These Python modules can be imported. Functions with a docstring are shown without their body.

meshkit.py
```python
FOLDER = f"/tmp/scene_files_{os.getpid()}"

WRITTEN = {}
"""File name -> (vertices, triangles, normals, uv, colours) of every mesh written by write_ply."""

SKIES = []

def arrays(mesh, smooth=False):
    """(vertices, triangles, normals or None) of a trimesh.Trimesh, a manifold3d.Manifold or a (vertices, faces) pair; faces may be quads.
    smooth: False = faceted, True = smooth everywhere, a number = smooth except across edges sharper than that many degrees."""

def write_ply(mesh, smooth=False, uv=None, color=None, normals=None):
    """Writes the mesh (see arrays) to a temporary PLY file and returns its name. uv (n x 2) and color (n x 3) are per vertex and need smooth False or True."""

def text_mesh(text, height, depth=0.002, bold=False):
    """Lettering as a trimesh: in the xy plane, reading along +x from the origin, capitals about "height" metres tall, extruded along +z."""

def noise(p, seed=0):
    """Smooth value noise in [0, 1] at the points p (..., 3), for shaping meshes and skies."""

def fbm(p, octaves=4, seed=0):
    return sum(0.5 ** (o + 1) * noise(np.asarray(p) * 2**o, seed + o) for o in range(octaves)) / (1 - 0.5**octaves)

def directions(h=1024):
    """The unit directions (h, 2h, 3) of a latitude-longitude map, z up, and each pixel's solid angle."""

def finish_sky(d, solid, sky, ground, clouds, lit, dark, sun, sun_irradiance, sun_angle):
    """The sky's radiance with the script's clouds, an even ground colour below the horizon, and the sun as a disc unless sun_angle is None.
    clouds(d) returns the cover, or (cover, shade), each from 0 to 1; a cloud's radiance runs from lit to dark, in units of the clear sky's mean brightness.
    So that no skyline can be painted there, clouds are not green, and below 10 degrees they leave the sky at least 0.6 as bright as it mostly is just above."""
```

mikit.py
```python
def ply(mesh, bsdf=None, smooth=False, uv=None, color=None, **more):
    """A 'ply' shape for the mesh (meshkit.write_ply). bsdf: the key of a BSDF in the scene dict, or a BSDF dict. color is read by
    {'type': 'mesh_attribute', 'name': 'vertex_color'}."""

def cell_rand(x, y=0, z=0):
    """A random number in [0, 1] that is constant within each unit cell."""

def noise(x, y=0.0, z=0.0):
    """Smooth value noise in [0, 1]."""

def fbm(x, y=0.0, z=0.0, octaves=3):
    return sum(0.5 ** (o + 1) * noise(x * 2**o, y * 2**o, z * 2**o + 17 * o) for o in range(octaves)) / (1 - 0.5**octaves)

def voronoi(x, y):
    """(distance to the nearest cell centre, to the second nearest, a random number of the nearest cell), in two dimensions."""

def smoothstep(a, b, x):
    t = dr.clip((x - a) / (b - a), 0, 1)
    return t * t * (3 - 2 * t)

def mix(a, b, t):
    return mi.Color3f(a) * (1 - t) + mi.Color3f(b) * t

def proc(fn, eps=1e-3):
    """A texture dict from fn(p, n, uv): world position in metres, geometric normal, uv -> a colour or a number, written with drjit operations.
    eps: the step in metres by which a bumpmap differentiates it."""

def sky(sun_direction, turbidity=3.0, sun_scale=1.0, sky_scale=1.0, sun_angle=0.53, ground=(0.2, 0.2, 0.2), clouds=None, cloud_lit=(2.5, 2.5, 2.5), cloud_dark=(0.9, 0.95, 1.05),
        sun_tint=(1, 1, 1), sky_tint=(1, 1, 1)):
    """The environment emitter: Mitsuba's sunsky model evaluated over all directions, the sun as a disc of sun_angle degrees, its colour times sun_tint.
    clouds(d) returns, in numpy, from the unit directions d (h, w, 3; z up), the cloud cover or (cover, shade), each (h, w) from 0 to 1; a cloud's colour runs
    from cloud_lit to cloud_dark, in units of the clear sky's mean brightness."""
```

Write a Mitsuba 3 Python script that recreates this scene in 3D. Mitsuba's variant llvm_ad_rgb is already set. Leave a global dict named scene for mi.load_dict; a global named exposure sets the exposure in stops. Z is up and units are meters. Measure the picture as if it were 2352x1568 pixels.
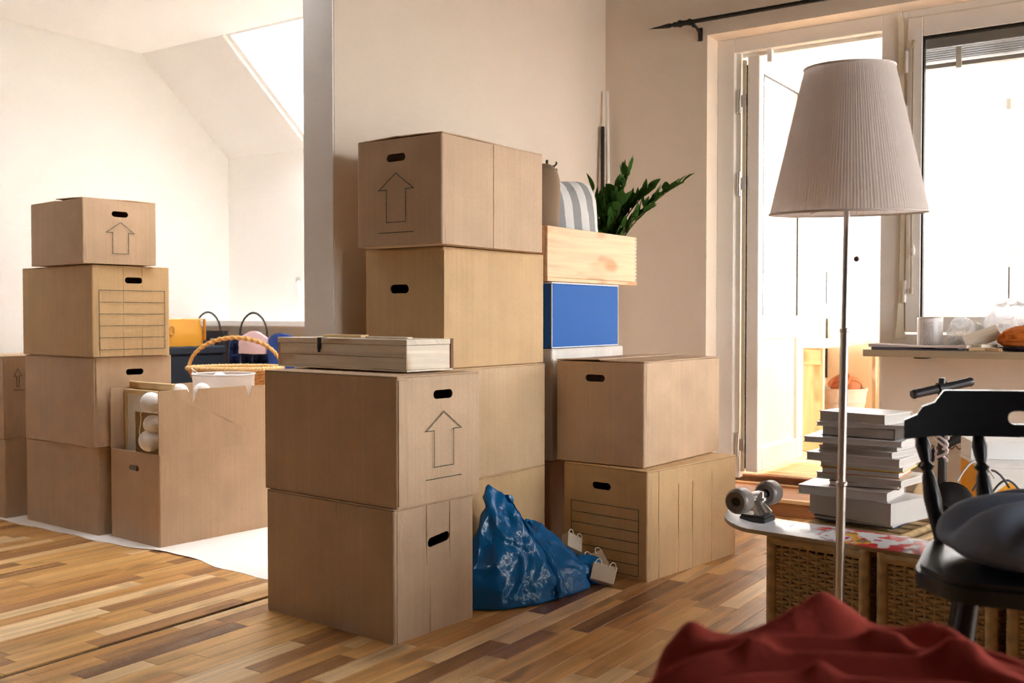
import math, random
import numpy as np
import trimesh, shapely, shapely.geometry as sg
import manifold3d as m3
import drjit as dr
import mitsuba as mi
import mikit, meshkit
from mikit import proc, noise, fbm, cell_rand, smoothstep, mix

random.seed(7)
rng = np.random.default_rng(7)
T = mi.ScalarTransform4f
scene, labels = {}, {}

# ------------------------------------------------------------------ camera, sky, exposure
# x runs along the balcony wall, y along the partition wall towards the balcony, z up; the camera stands over the origin
TH = math.radians(34.1)
EYE = np.array([0, 0, 0.95])
FWD = np.array([-0.56047, 0.82779, -0.02529])
scene['camera'] = {'type': 'thinlens', 'fov': 2 * math.degrees(math.atan(1176 / 2344.57)), 'fov_axis': 'x',
                   'aperture_radius': 0.0045, 'focus_distance': 3.35, 'near_clip': 0.05, 'far_clip': 500.0,
                   'to_world': T().look_at(origin=EYE.tolist(), target=(EYE + FWD).tolist(), up=[0, 0, 1])}
exposure = 6.75


def overcast(d):
    return np.ones(d.shape[:2]), 0.06 * meshkit.fbm(d * 3.0, 3)


scene['sky'] = mikit.sky([0.2, 0.7, 0.7], turbidity=4, sun_scale=0.0, clouds=overcast, cloud_lit=(1.0, 1.0, 1.0), cloud_dark=(0.75, 0.78, 0.82), ground=(0.45, 0.44, 0.43))


# ------------------------------------------------------------------ materials
def rgb(*c):
    return {'type': 'rgb', 'value': [float(x) for x in c]}


def mat(name, **kw):
    tw = kw.pop('two', True)
    d = {'type': 'principled', **kw}
    scene[name] = {'type': 'twosided', 'bsdf': d} if tw else d
    return name


def wall_fn(base, amp):
    def fn(p, n, uv):
        v = fbm(p.x * 2.1 + p.y * 1.7, p.z * 2.3, p.y * 0.9)
        f = fbm(p.x * 90, p.y * 90, p.z * 90, octaves=2)
        return mi.Color3f(*base) * (1 - amp * (v - 0.5) - 0.03 * (f - 0.5))
    return proc(fn)


mat('wall_warm', base_color=wall_fn((0.80, 0.70, 0.585), 0.05), roughness=0.9, specular=0.2)
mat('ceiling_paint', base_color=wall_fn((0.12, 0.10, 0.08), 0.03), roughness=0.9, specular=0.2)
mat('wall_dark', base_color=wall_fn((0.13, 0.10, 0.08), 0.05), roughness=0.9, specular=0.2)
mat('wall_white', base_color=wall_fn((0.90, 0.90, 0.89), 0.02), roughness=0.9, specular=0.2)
mat('trim_white', base_color=rgb(0.84, 0.815, 0.77), roughness=0.4, specular=0.45)
mat('outer_white', base_color=rgb(0.88, 0.88, 0.87), roughness=0.5, specular=0.4)
mat('vc_matte', base_color={'type': 'mesh_attribute', 'name': 'vertex_color'}, roughness=0.75, specular=0.3)
mat('vc_cloth', base_color={'type': 'mesh_attribute', 'name': 'vertex_color'}, roughness=0.95, specular=0.1, sheen=0.4)
mat('vc_gloss', base_color={'type': 'mesh_attribute', 'name': 'vertex_color'}, roughness=0.3, specular=0.5)
mat('black_paint', base_color=rgb(0.007, 0.009, 0.012), roughness=0.27, specular=0.4)
mat('metal', base_color=rgb(0.62, 0.60, 0.58), roughness=0.3, metallic=1.0)
mat('dark_metal', base_color=rgb(0.03, 0.028, 0.026), roughness=0.45, metallic=0.6)
scene['glass'] = {'type': 'thindielectric', 'int_ior': 1.5}
mat('ink', base_color=rgb(0.06, 0.075, 0.06), roughness=0.7, specular=0.2)


def plank_fn(p, n, uv):
    i = uv.x
    a = cell_rand(i * 13.0 + 1)
    b = cell_rand(i * 29.0 + 5)
    g = fbm(p.x * 55 + i * 7.3, p.y * 2.6 + i * 3.1, i * 1.7, octaves=3)
    g2 = noise(p.x * 260 + i * 5, p.y * 9, i)
    knot = fbm(p.x * 14 + i * 2.7, p.y * 5 + i, i * 0.7, octaves=2)
    c = mix((0.68, 0.40, 0.145), (0.50, 0.255, 0.08), smoothstep(0.2, 0.75, a))
    c = dr.select(a > 0.75, mix((0.27, 0.125, 0.045), (0.40, 0.20, 0.075), b), c)
    c = dr.select(a < 0.16, mix((0.80, 0.58, 0.33), (0.70, 0.46, 0.22), b), c)
    c = dr.select(a > 0.955, mi.Color3f(0.15, 0.065, 0.03), c)
    return c * (0.62 + 0.66 * g) * (0.92 + 0.16 * g2) * (1 - 0.35 * smoothstep(0.58, 0.8, knot))


mat('parquet', base_color=proc(plank_fn), roughness=0.34, specular=0.6, clearcoat=0.6, clearcoat_gloss=0.7)

CARD = [(0.56, 0.40, 0.265), (0.57, 0.405, 0.245), (0.59, 0.405, 0.215), (0.52, 0.38, 0.255), (0.74, 0.71, 0.67), (0.60, 0.50, 0.37)]


def card_fn(p, n, uv):
    k = dr.floor(uv.x / 10.0)
    s = uv.x - 10.0 * k
    c = mi.Color3f(*CARD[0])
    for j in range(1, len(CARD)):
        c = dr.select(dr.floor(k / 4.0) == j, mi.Color3f(*CARD[j]), c)
    flute = noise(s * 160 + k * 3, k * 1.0 + uv.y * 2.2)
    blot = fbm(s * 7 + k * 5, uv.y * 7, k * 1.3)
    fib = fbm(s * 240, uv.y * 240, k, octaves=2)
    return c * (0.86 + 0.28 * blot) * (0.965 + 0.07 * flute) * (0.95 + 0.10 * fib)


def card_bump(p, n, uv):
    k = dr.floor(uv.x / 10.0)
    s = uv.x - 10.0 * k
    w = fbm(s * 5 + k * 3.3, uv.y * 3.3, k * 0.7, octaves=3)
    fl = noise(s * 140, k + uv.y * 1.3)
    worn = smoothstep(0.45, 0.75, noise(s * 3.1 + k * 1.9, k * 2.3))
    return w * 0.016 + fl * 0.0009 * worn


scene['card'] = {'type': 'twosided', 'bsdf': {'type': 'bumpmap', 'scale': 1.0, 'arbitrary': proc(card_bump, 2e-3),
                 'bsdf': {'type': 'principled', 'base_color': proc(card_fn), 'roughness': 0.62, 'specular': 0.3}}}

WOOD = [(0.80, 0.565, 0.34), (0.80, 0.715, 0.59), (0.62, 0.37, 0.175), (0.33, 0.15, 0.065), (0.40, 0.31, 0.20), (0.70, 0.53, 0.29), (0.74, 0.50, 0.27)]


def wood_fn(p, n, uv):
    k = dr.floor(uv.x / 10.0)
    s = uv.x - 10.0 * k
    c = mi.Color3f(*WOOD[0])
    for j in range(1, len(WOOD)):
        c = dr.select(k == j, mi.Color3f(*WOOD[j]), c)
    g = fbm(s * 70 + 1.5 * noise(s * 9, uv.y * 4), uv.y * 3.0, k * 2.0, octaves=3)
    kn = fbm(s * 13, uv.y * 5.5, k, octaves=2)
    return c * (0.78 + 0.42 * g) * mix((1, 1, 1), (0.72, 0.55, 0.40), smoothstep(0.62, 0.80, kn))


mat('wood', base_color=proc(wood_fn), roughness=0.5, specular=0.35)


def bag_bump(p, n, uv):
    a = fbm(p.x * 22 + 3 * noise(p.x * 9, p.y * 9, p.z * 9), p.y * 22, p.z * 15, octaves=3)
    b = noise(p.x * 95 + p.z * 60, p.y * 95, p.z * 50)
    return dr.abs(a - 0.5) * 0.006 + 0.0018 * b


scene['blue_plastic'] = {'type': 'twosided', 'bsdf': {'type': 'bumpmap', 'scale': 1.0, 'arbitrary': proc(bag_bump, 2e-3),
                         'bsdf': {'type': 'principled', 'base_color': rgb(0.003, 0.125, 0.36), 'roughness': 0.19, 'specular': 0.45}}}


def knit_bump(p, n, uv):
    return 0.0009 * noise(p.x * 620, p.y * 620, p.z * 620) + 0.0010 * fbm(p.x * 40, p.y * 40, p.z * 40)


scene['red_knit'] = {'type': 'twosided', 'bsdf': {'type': 'bumpmap', 'scale': 1.0, 'arbitrary': proc(knit_bump, 1e-3),
                     'bsdf': {'type': 'principled', 'base_color': rgb(0.26, 0.040, 0.028), 'roughness': 0.95, 'specular': 0.1, 'sheen': 0.6, 'sheen_tint': 0.8}}}
scene['shade_cloth'] = {'type': 'principledthin', 'base_color': rgb(0.80, 0.735, 0.70), 'roughness': 0.9, 'diff_trans': 0.75, 'spec_trans': 0.0}
scene['awning_cloth'] = {'type': 'principledthin', 'base_color': rgb(0.86, 0.85, 0.82), 'roughness': 0.9, 'diff_trans': 1.0, 'spec_trans': 0.0}
scene['clear_film'] = {'type': 'principledthin', 'base_color': rgb(0.92, 0.92, 0.93), 'roughness': 0.15, 'diff_trans': 1.1, 'spec_trans': 0.55}
scene['leaf_green'] = {'type': 'principledthin', 'base_color': rgb(0.045, 0.11, 0.022), 'roughness': 0.25, 'diff_trans': 0.45, 'spec_trans': 0.0}


def art_fn(p, n, uv):
    # a hand-drawn deck graphic: blue-grey pen curls on white at one end, red and yellow strokes at the other
    u, v = uv.x, uv.y
    base = mi.Color3f(0.78, 0.81, 0.86)
    w = fbm(u * 16, v * 16, 3.0)
    w2 = fbm(u * 30 + 5, v * 22, 9.0)
    red = smoothstep(0.24, 0.28, u + 0.10 * (w - 0.5)) * smoothstep(0.42, 0.48, w + 0.25 * (v - 0.45))
    c = mix((0, 0, 0), (1, 1, 1), 0) + base * (1 - red) + mi.Color3f(0.62, 0.03, 0.04) * red
    yel = smoothstep(0.28, 0.31, u) * smoothstep(0.60, 0.66, w2) * (1 - smoothstep(0.42, 0.5, u))
    c = c * (1 - yel) + mi.Color3f(0.80, 0.42, 0.05) * yel
    mag = smoothstep(0.25, 0.28, u) * smoothstep(0.70, 0.74, fbm(u * 44, v * 40, 2.0))
    c = c * (1 - mag) + mi.Color3f(0.55, 0.03, 0.20) * mag
    line = smoothstep(0.030, 0.008, dr.abs(fbm(u * 9, v * 9, 1.0, octaves=2) - 0.52)) * smoothstep(0.50, 0.56, noise(u * 9, v * 7, 5.0))
    return c * (1 - 0.6 * line) + mi.Color3f(0.05, 0.06, 0.10) * 0.6 * line


mat('deck_art', base_color=proc(art_fn), roughness=0.22, specular=0.5)


def label_fn(p, n, uv):
    # the printed label of the tin: two columns of fine grey lines of type
    rows = smoothstep(-0.2, 0.5, dr.sin(uv.y * 1500.0)) * smoothstep(0.25, 0.45, noise(uv.x * 420.0, dr.floor(uv.y * 239.0) * 7.0))
    inside = smoothstep(0.010, 0.012, dr.abs(dr.abs(uv.x - 0.10) - 0.0)) * smoothstep(0.012, 0.016, uv.y) * smoothstep(0.118, 0.114, uv.y)
    col = smoothstep(0.056, 0.054, dr.abs(uv.x - 0.10))
    return mix((0.80, 0.78, 0.77), (0.20, 0.17, 0.17), 0.85 * rows * inside * col)


mat('tin_label', base_color=proc(label_fn), roughness=0.35, specular=0.5)


def roof_fn(p, n, uv):
    t = smoothstep(0.1, 0.3, dr.abs(p.z * 5.0 - dr.floor(p.z * 5.0) - 0.5))
    return mix((0.40, 0.33, 0.31), (0.52, 0.44, 0.41), t) * (0.85 + 0.3 * noise(p.x * 3, p.y * 3, p.z * 5))


mat('roof_tile', base_color=proc(roof_fn), roughness=0.8)


# ------------------------------------------------------------------ helpers
def fresh(key):
    if key not in scene and key not in used:
        used.add(key)
        return key
    i = 1
    while f'{key}_{i:03d}' in used or f'{key}_{i:03d}' in scene:
        i += 1
    used.add(f'{key}_{i:03d}')
    return f'{key}_{i:03d}'


used = set()


def thing(name, label, cat, group=None):
    k = fresh(name)
    labels[k] = {'label': label, 'category': cat}
    if group:
        labels[k]['group'] = group
    return k


def cat_(ms):
    return trimesh.util.concatenate([as_tm(m) for m in ms])


def as_tm(m):
    if isinstance(m, (list, tuple)):
        return cat_(m)
    if hasattr(m, 'to_mesh'):
        q = m.to_mesh()
        return trimesh.Trimesh(np.array(q.vert_properties[:, :3], float), np.array(q.tri_verts), process=False)
    return m


def add(name, mesh, m, parent=None, smooth=None, uv=None, color=None, label=None, cat=None, group=None, kind=None, X=None):
    """One entry of scene. smooth: an angle; uv and color: arrays' functions of the vertices (before X), or one colour."""
    mesh = as_tm(mesh)
    key = fresh(f'{parent}__{name}' if parent else name)
    if smooth:
        mesh = trimesh.graph.smooth_shade(mesh, angle=math.radians(smooth), facet_minarea=None)
    v = np.array(mesh.vertices)
    U = uv(v, mesh) if callable(uv) else uv
    C = None
    if color is not None:
        C = np.clip(np.asarray(color(v), float), 0, 1) if callable(color) else np.tile(np.asarray(color, float), (len(v), 1))
    mesh = trimesh.Trimesh(v, mesh.faces, process=False)
    if X is not None:
        mesh.apply_transform(X)
    scene[key] = mikit.ply(mesh, m, smooth=True if smooth else False, uv=U, color=C)
    if label or kind or cat:
        d = labels.setdefault(key, {})
        for a, b in (('label', label), ('category', cat), ('group', group), ('kind', kind)):
            if b:
                d[a] = b
    return key


def X_(x=0, y=0, z=0, rz=0, rx=0, ry=0):
    M = trimesh.transformations.euler_matrix(rx, ry, rz, 'sxyz')
    M[:3, 3] = [x, y, z]
    return M


def bx(x0, x1, y0, y1, z0, z1, b=0.002):
    """A box with chamfered edges."""
    lo, hi = np.array([x0, y0, z0], float), np.array([x1, y1, z1], float)
    if b <= 0:
        m = trimesh.creation.box(hi - lo)
        m.apply_translation((lo + hi) / 2)
        return m
    b = min(b, 0.3 * (hi - lo).min())
    pts = []
    for s in np.ndindex(2, 2, 2):
        c = np.where(np.array(s) == 1, hi, lo)
        d = np.where(np.array(s) == 1, -1, 1) * b
        for ax in range(3):
            e = d.copy()
            e[ax] = 0
            pts.append(c + e)
    return trimesh.convex.convex_hull(np.array(pts))


def tube(pts, r, sides=8, closed=False, caps=True):
    p = np.asarray(pts, float)
    n = len(p)
    r = np.broadcast_to(np.asarray(r, float), (n,))
    if closed:
        t = np.roll(p, -1, 0) - np.roll(p, 1, 0)
    else:
        t = np.gradient(p, axis=0)
    t /= np.linalg.norm(t, axis=1, keepdims=True) + 1e-12
    a = np.zeros_like(p)
    ref = np.array([0, 0, 1.0]) if abs(t[0][2]) < 0.9 else np.array([1.0, 0, 0])
    for i in range(n):
        q = ref - t[i] * np.dot(ref, t[i])
        q /= np.linalg.norm(q) + 1e-12
        a[i] = q
        ref = q
    b = np.cross(t, a)
    ang = np.arange(sides) * 2 * np.pi / sides
    v = p[:, None] + r[:, None, None] * (np.cos(ang)[None, :, None] * a[:, None] + np.sin(ang)[None, :, None] * b[:, None])
    m = n if closed else n - 1
    i, j = np.meshgrid(np.arange(m), np.arange(sides), indexing='ij')
    i2 = (i + 1) % n
    j2 = (j + 1) % sides
    q = np.stack([i * sides + j, i * sides + j2, i2 * sides + j2, i2 * sides + j], -1).reshape(-1, 4)
    f = np.vstack([q[:, [0, 1, 2]], q[:, [0, 2, 3]]])
    V = v.reshape(-1, 3)
    if caps and not closed:
        c0, c1 = len(V), len(V) + 1
        V = np.vstack([V, p[0], p[-1]])
        k = np.arange(sides)
        k2 = (k + 1) % sides
        f = np.vstack([f, np.stack([k2, k, k * 0 + c0], 1), np.stack([(n - 1) * sides + k, (n - 1) * sides + k2, k * 0 + c1], 1)])
    return trimesh.Trimesh(V, f, process=False)


def lathe(prof, sides=28):
    m = trimesh.creation.revolve(np.array(prof, float), sections=sides)
    return m


def prism(poly, h):
    gs = getattr(poly, 'geoms', [poly])
    return cat_([trimesh.creation.extrude_polygon(g, h, engine='earcut') for g in gs if not g.is_empty])


def along(m, p, q):
    """Moves a mesh built along +z from the origin so that it runs from p towards q."""
    p, q = np.asarray(p, float), np.asarray(q, float)
    M = trimesh.geometry.align_vectors([0, 0, 1], (q - p) / np.linalg.norm(q - p))
    M[:3, 3] = p
    m = m.copy()
    m.apply_transform(M)
    return m


def wood_uv(k, axis):
    """uv of the 'wood' material: palette colour k, the grain running along the axis."""
    off = random.uniform(0, 3)

    def f(v, m):
        o = [a for a in range(3) if a != axis]
        return np.stack([10 * k + 5 + (v[:, o[0]] + v[:, o[1]] * 1.01) % 2.0, v[:, axis] + off], 1)
    return f


def cam(X, Y, z=0.0):
    """A point X to the right of the camera's position and Y ahead of it, on the floor plan."""
    c, s = math.cos(TH), math.sin(TH)
    return np.array([X * c - Y * s, X * s + Y * c, z])


# ------------------------------------------------------------------ the room
XP, YD = -2.62, 4.75          # partition wall, balcony wall
S = dict(kind='structure')
add('wall_middle', bx(XP - 0.146, XP, 2.718, YD, 0, 2.75, 0.004), 'wall_warm', smooth=None, **S)
# its narrow end stands in the alcove's light and is painted white
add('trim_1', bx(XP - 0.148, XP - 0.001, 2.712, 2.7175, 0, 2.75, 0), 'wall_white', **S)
add('wall_lintel', bx(XP - 0.146, XP, -3.88, 2.712, 2.46, 2.75, 0), 'wall_white', **S)
add('wall_back', [bx(XP - 0.02, -2.05, YD, 5.06, 0, 2.75, 0), bx(-2.05, 2.98, YD, 5.06, 2.335, 2.75, 0), bx(2.98, 3.3, YD, 5.06, 0, 2.75, 0),
                  bx(-1.20, 2.98, YD, 5.06, 0, 0.775, 0)], 'wall_warm', **S)
RW = (1.7, 4.6, 0.15, 2.5)        # window in the right-hand wall, outside the picture
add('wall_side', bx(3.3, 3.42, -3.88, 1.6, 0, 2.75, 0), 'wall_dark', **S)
add('wall_right', [bx(3.3, 3.42, 1.6, RW[0], 0, 2.75, 0), bx(3.3, 3.42, RW[1], 5.06, 0, 2.75, 0), bx(3.3, 3.42, RW[0], RW[1], 0, RW[2], 0), bx(3.3, 3.42, RW[0], RW[1], RW[3], 2.75, 0)], 'wall_warm', **S)
add('window_2', [bx(3.32, 3.4, RW[0], RW[0] + 0.06, RW[2], RW[3], 0.003), bx(3.32, 3.4, RW[1] - 0.06, RW[1], RW[2], RW[3], 0.003), bx(3.32, 3.4, RW[0], RW[1], RW[2], RW[2] + 0.06, 0.003), bx(3.32, 3.4, RW[0], RW[1], RW[3] - 0.06, RW[3], 0.003)], 'trim_white', **S)
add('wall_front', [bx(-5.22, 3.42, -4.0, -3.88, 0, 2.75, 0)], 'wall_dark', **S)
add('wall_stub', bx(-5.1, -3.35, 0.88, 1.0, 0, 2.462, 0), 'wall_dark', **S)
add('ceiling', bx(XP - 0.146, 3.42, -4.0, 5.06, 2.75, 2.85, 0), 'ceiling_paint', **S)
# alcove under the roof
add('wall_left', bx(-5.22, -5.1, -4.0, 4.46, 0, 2.6, 0), 'wall_white', **S)
add('wall_alcove', bx(-5.1, XP - 0.146, 4.345, 4.47, 0, 1.934, 0), 'wall_white', **S)
SKY = (-3.9, -2.82, 2.45, 3.0)      # open roof hatch over the left part of the alcove
add('ceiling_alcove', [bx(-5.22, SKY[0], -4.0, 3.713, 2.462, 2.6, 0), bx(SKY[1], XP - 0.146, -4.0, 3.713, 2.462, 2.6, 0), bx(SKY[0], SKY[1], -4.0, SKY[2], 2.462, 2.6, 0), bx(SKY[0], SKY[1], SKY[3], 3.713, 2.462, 2.6, 0)], 'wall_white', **S)


def slope_panel(x0, x1, t0, t1, thick=0.05, lift=0.0):
    a, b = np.array([0, 3.713, 2.462]), np.array([0, 4.345, 1.934])
    d = b - a
    nrm = np.array([0, -d[2], d[1]]) / np.hypot(d[1], d[2])
    pts = []
    for x in (x0, x1):
        for t in (t0, t1):
            for h in (lift, lift + thick):
                p = a + d * t + nrm * h
                pts.append([x, p[1], p[2]])
    return trimesh.convex.convex_hull(np.array(pts))


XO, XO2 = -4.40, -2.86
add('ceiling_slope', [slope_panel(-5.22, XO, -0.2, 1.25), slope_panel(XO2, XP - 0.1, -0.2, 1.25), slope_panel(XO, XO2, 0.93, 1.25), slope_panel(XO, XO2, -0.2, 0.0)], 'wall_white', **S)
w3 = add('window_3', [slope_panel(XO, XO + 0.03, 0, 0.93, 0.03, 0.02), slope_panel(XO2 - 0.03, XO2, 0, 0.93, 0.03, 0.02), slope_panel(XO, XO2, 0, 0.03, 0.03, 0.02), slope_panel(XO, XO2, 0.90, 0.93, 0.03, 0.02)], 'outer_white', **S)
add('pane', slope_panel(XO + 0.03, XO2 - 0.03, 0.03, 0.90, 0.004, 0.035), 'glass', w3)
add('trim_2', bx(-5.1, XP - 0.15, 4.08, 4.345, 0.885, 0.925, 0.006), 'outer_white', **S)

# ------------------------------------------------------------------ parquet
fl = add('floor', bx(-5.2, 3.4, -4.0, 5.0, -0.06, -0.006, 0), 'dark_metal', **S)


def px_of(p):
    c, s = math.cos(TH), math.sin(TH)
    X, Y, z = p[0] * c + p[1] * s, -p[0] * s + p[1] * c, p[2] - 0.95
    cp, sp = math.cos(0.02529), math.sin(0.02529)
    yf, zu = Y * cp - z * sp, Y * sp + z * cp
    return (1176 + 2344.57 * X / yf, 784 - 2344.57 * zu / yf, yf)


foot = [sg.box(-2.5, 2.26, -1.93, 2.62), sg.box(-2.47, 2.7, -2.06, 3.3), sg.box(-2.03, 3.3, -1.6, 3.9), sg.box(-4.5, 2.65, -3.9, 3.05), sg.box(-3.9, 2.65, -3.45, 3.3), sg.box(-0.88, 2.4, 1.0, 3.2)]
PW = 0.069
planks = []
nx = int(8.6 / PW)
for i in range(nx):
    x0 = -5.1 + i * PW
    if x0 + PW > 3.3:
        break
    seam = abs(x0 + PW / 2 + 2.60) < PW / 2
    y = -3.88 - random.uniform(0, 0.4)
    while y < 4.75:
        L = random.choice([0.28, 0.36, 0.42, 0.48, 0.55, 0.7])
        y1 = min(y + L, 4.76)
        a0 = max(y, -3.88)
        if y1 > a0 + 0.02:
            xa, xb = x0 + 0.0005, x0 + PW - 0.0005
            if seam:
                xa, xb = (x0 + 0.0005, -2.610)
            if xb - xa > 0.008:
                planks.append((xa, xb, a0 + 0.0005, y1 - 0.0005))
            if seam and x0 + PW + 2.590 > 0.01:
                planks.append((-2.594, x0 + PW - 0.0005, a0 + 0.0005, y1 - 0.0005))
        y = y1


def seen_size(q):
    c = sg.Point((q[0] + q[1]) / 2, (q[2] + q[3]) / 2)
    if any(f.contains(c) for f in foot):
        return 0
    if c.x < -2.6 and c.y > 2.6:
        return 0
    if c.y > 3.3 and c.x < -1.6:
        return 0
    a = [px_of((x, y, 0)) for x, y in ((q[0], q[2]), (q[1], q[2]), (q[1], q[3]), (q[0], q[3]))]
    if min(t[2] for t in a) < 0.3:
        return 0
    pg = sg.Polygon([(t[0], t[1]) for t in a]).buffer(0).intersection(sg.box(0, 0, 2352, 1568))
    return pg.area


order = sorted(range(len(planks)), key=lambda i: -seen_size(planks[i]))
rest = []
for n_, i in enumerate(order):
    q = planks[i]
    m = bx(q[0], q[1], q[2], q[3], -0.010, 0.0, 0.0006)
    if n_ < 300:
        add('plank', m, 'parquet', fl, uv=lambda v, mm, i=i: np.tile([float(i), 0.0], (len(v), 1)))
    else:
        rest.append((m, i))
U = np.concatenate([np.tile([float(i), 0.0], (len(m.vertices), 1)) for m, i in rest])
k = add('remaining_planks', [m for m, i in rest], 'parquet', fl, uv=U, kind='stuff')

# ------------------------------------------------------------------ balcony door, window, steps
W = 'trim_white'
d1 = add('door_1', [bx(-2.05, -1.96, 4.88, 4.96, 0.13, 2.335, 0.003), bx(-1.245, -1.156, 4.88, 4.96, 0.13, 2.335, 0.003), bx(-1.96, -1.245, 4.88, 4.96, 2.262, 2.335, 0.003),
                    bx(-1.96, -1.936, 4.91, 4.96, 0.13, 2.262, 0.002), bx(-1.96, -1.245, 4.93, 4.96, 2.245, 2.262, 0.002)], W, **S)
add('rebate_strip', bx(-1.925, -1.905, 4.897, 4.915, 0.165, 2.225, 0.002), 'vc_matte', d1, color=(0.62, 0.56, 0.42))
lf = add('leaf', [bx(-1.899, -1.837, 4.90, 4.965, 0.165, 2.24, 0.003), bx(-1.899, -1.837, 5.49, 5.60, 0.165, 2.24, 0.003), bx(-1.899, -1.837, 4.965, 5.49, 2.155, 2.24, 0.003),
                  bx(-1.899, -1.837, 4.965, 5.49, 0.165, 0.28, 0.003), bx(-1.899, -1.837, 4.965, 5.49, 0.83, 0.95, 0.003), bx(-1.885, -1.851, 4.965, 5.49, 0.28, 0.83, 0.0)], W, d1)
add('glass', bx(-1.870, -1.866, 4.955, 5.50, 0.945, 2.16, 0), 'glass', lf)
add('gasket', [bx(-1.842, -1.835, 4.961, 4.966, 0.95, 2.155, 0), bx(-1.842, -1.835, 5.488, 5.494, 0.95, 2.155, 0), bx(-1.842, -1.835, 4.961, 5.494, 2.150, 2.157, 0)], 'dark_metal', lf)
add('lock_rail', bx(-1.912, -1.900, 4.903, 4.909, 0.18, 2.2, 0), 'dark_metal', lf)
for z in (2.02, 1.61, 0.30):
    add('hinge', [tube([[-1.937, 4.89, z - 0.06], [-1.937, 4.89, z + 0.06]], 0.010, 10), bx(-1.935, -1.902, 4.888, 4.896, z - 0.03, z + 0.03, 0.001),
                  tube([[-1.937, 4.885, z - 0.012], [-1.937, 4.885, z + 0.002]], 0.0115, 10), tube([[-1.915, 4.886, z + 0.015], [-1.915, 4.884, z + 0.015]], 0.005, 8)], 'metal', lf, smooth=40)
add('door_stop', bx(-1.80, -1.775, 4.90, 4.93, 2.20, 2.262, 0.002), 'outer_white', d1)

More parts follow.
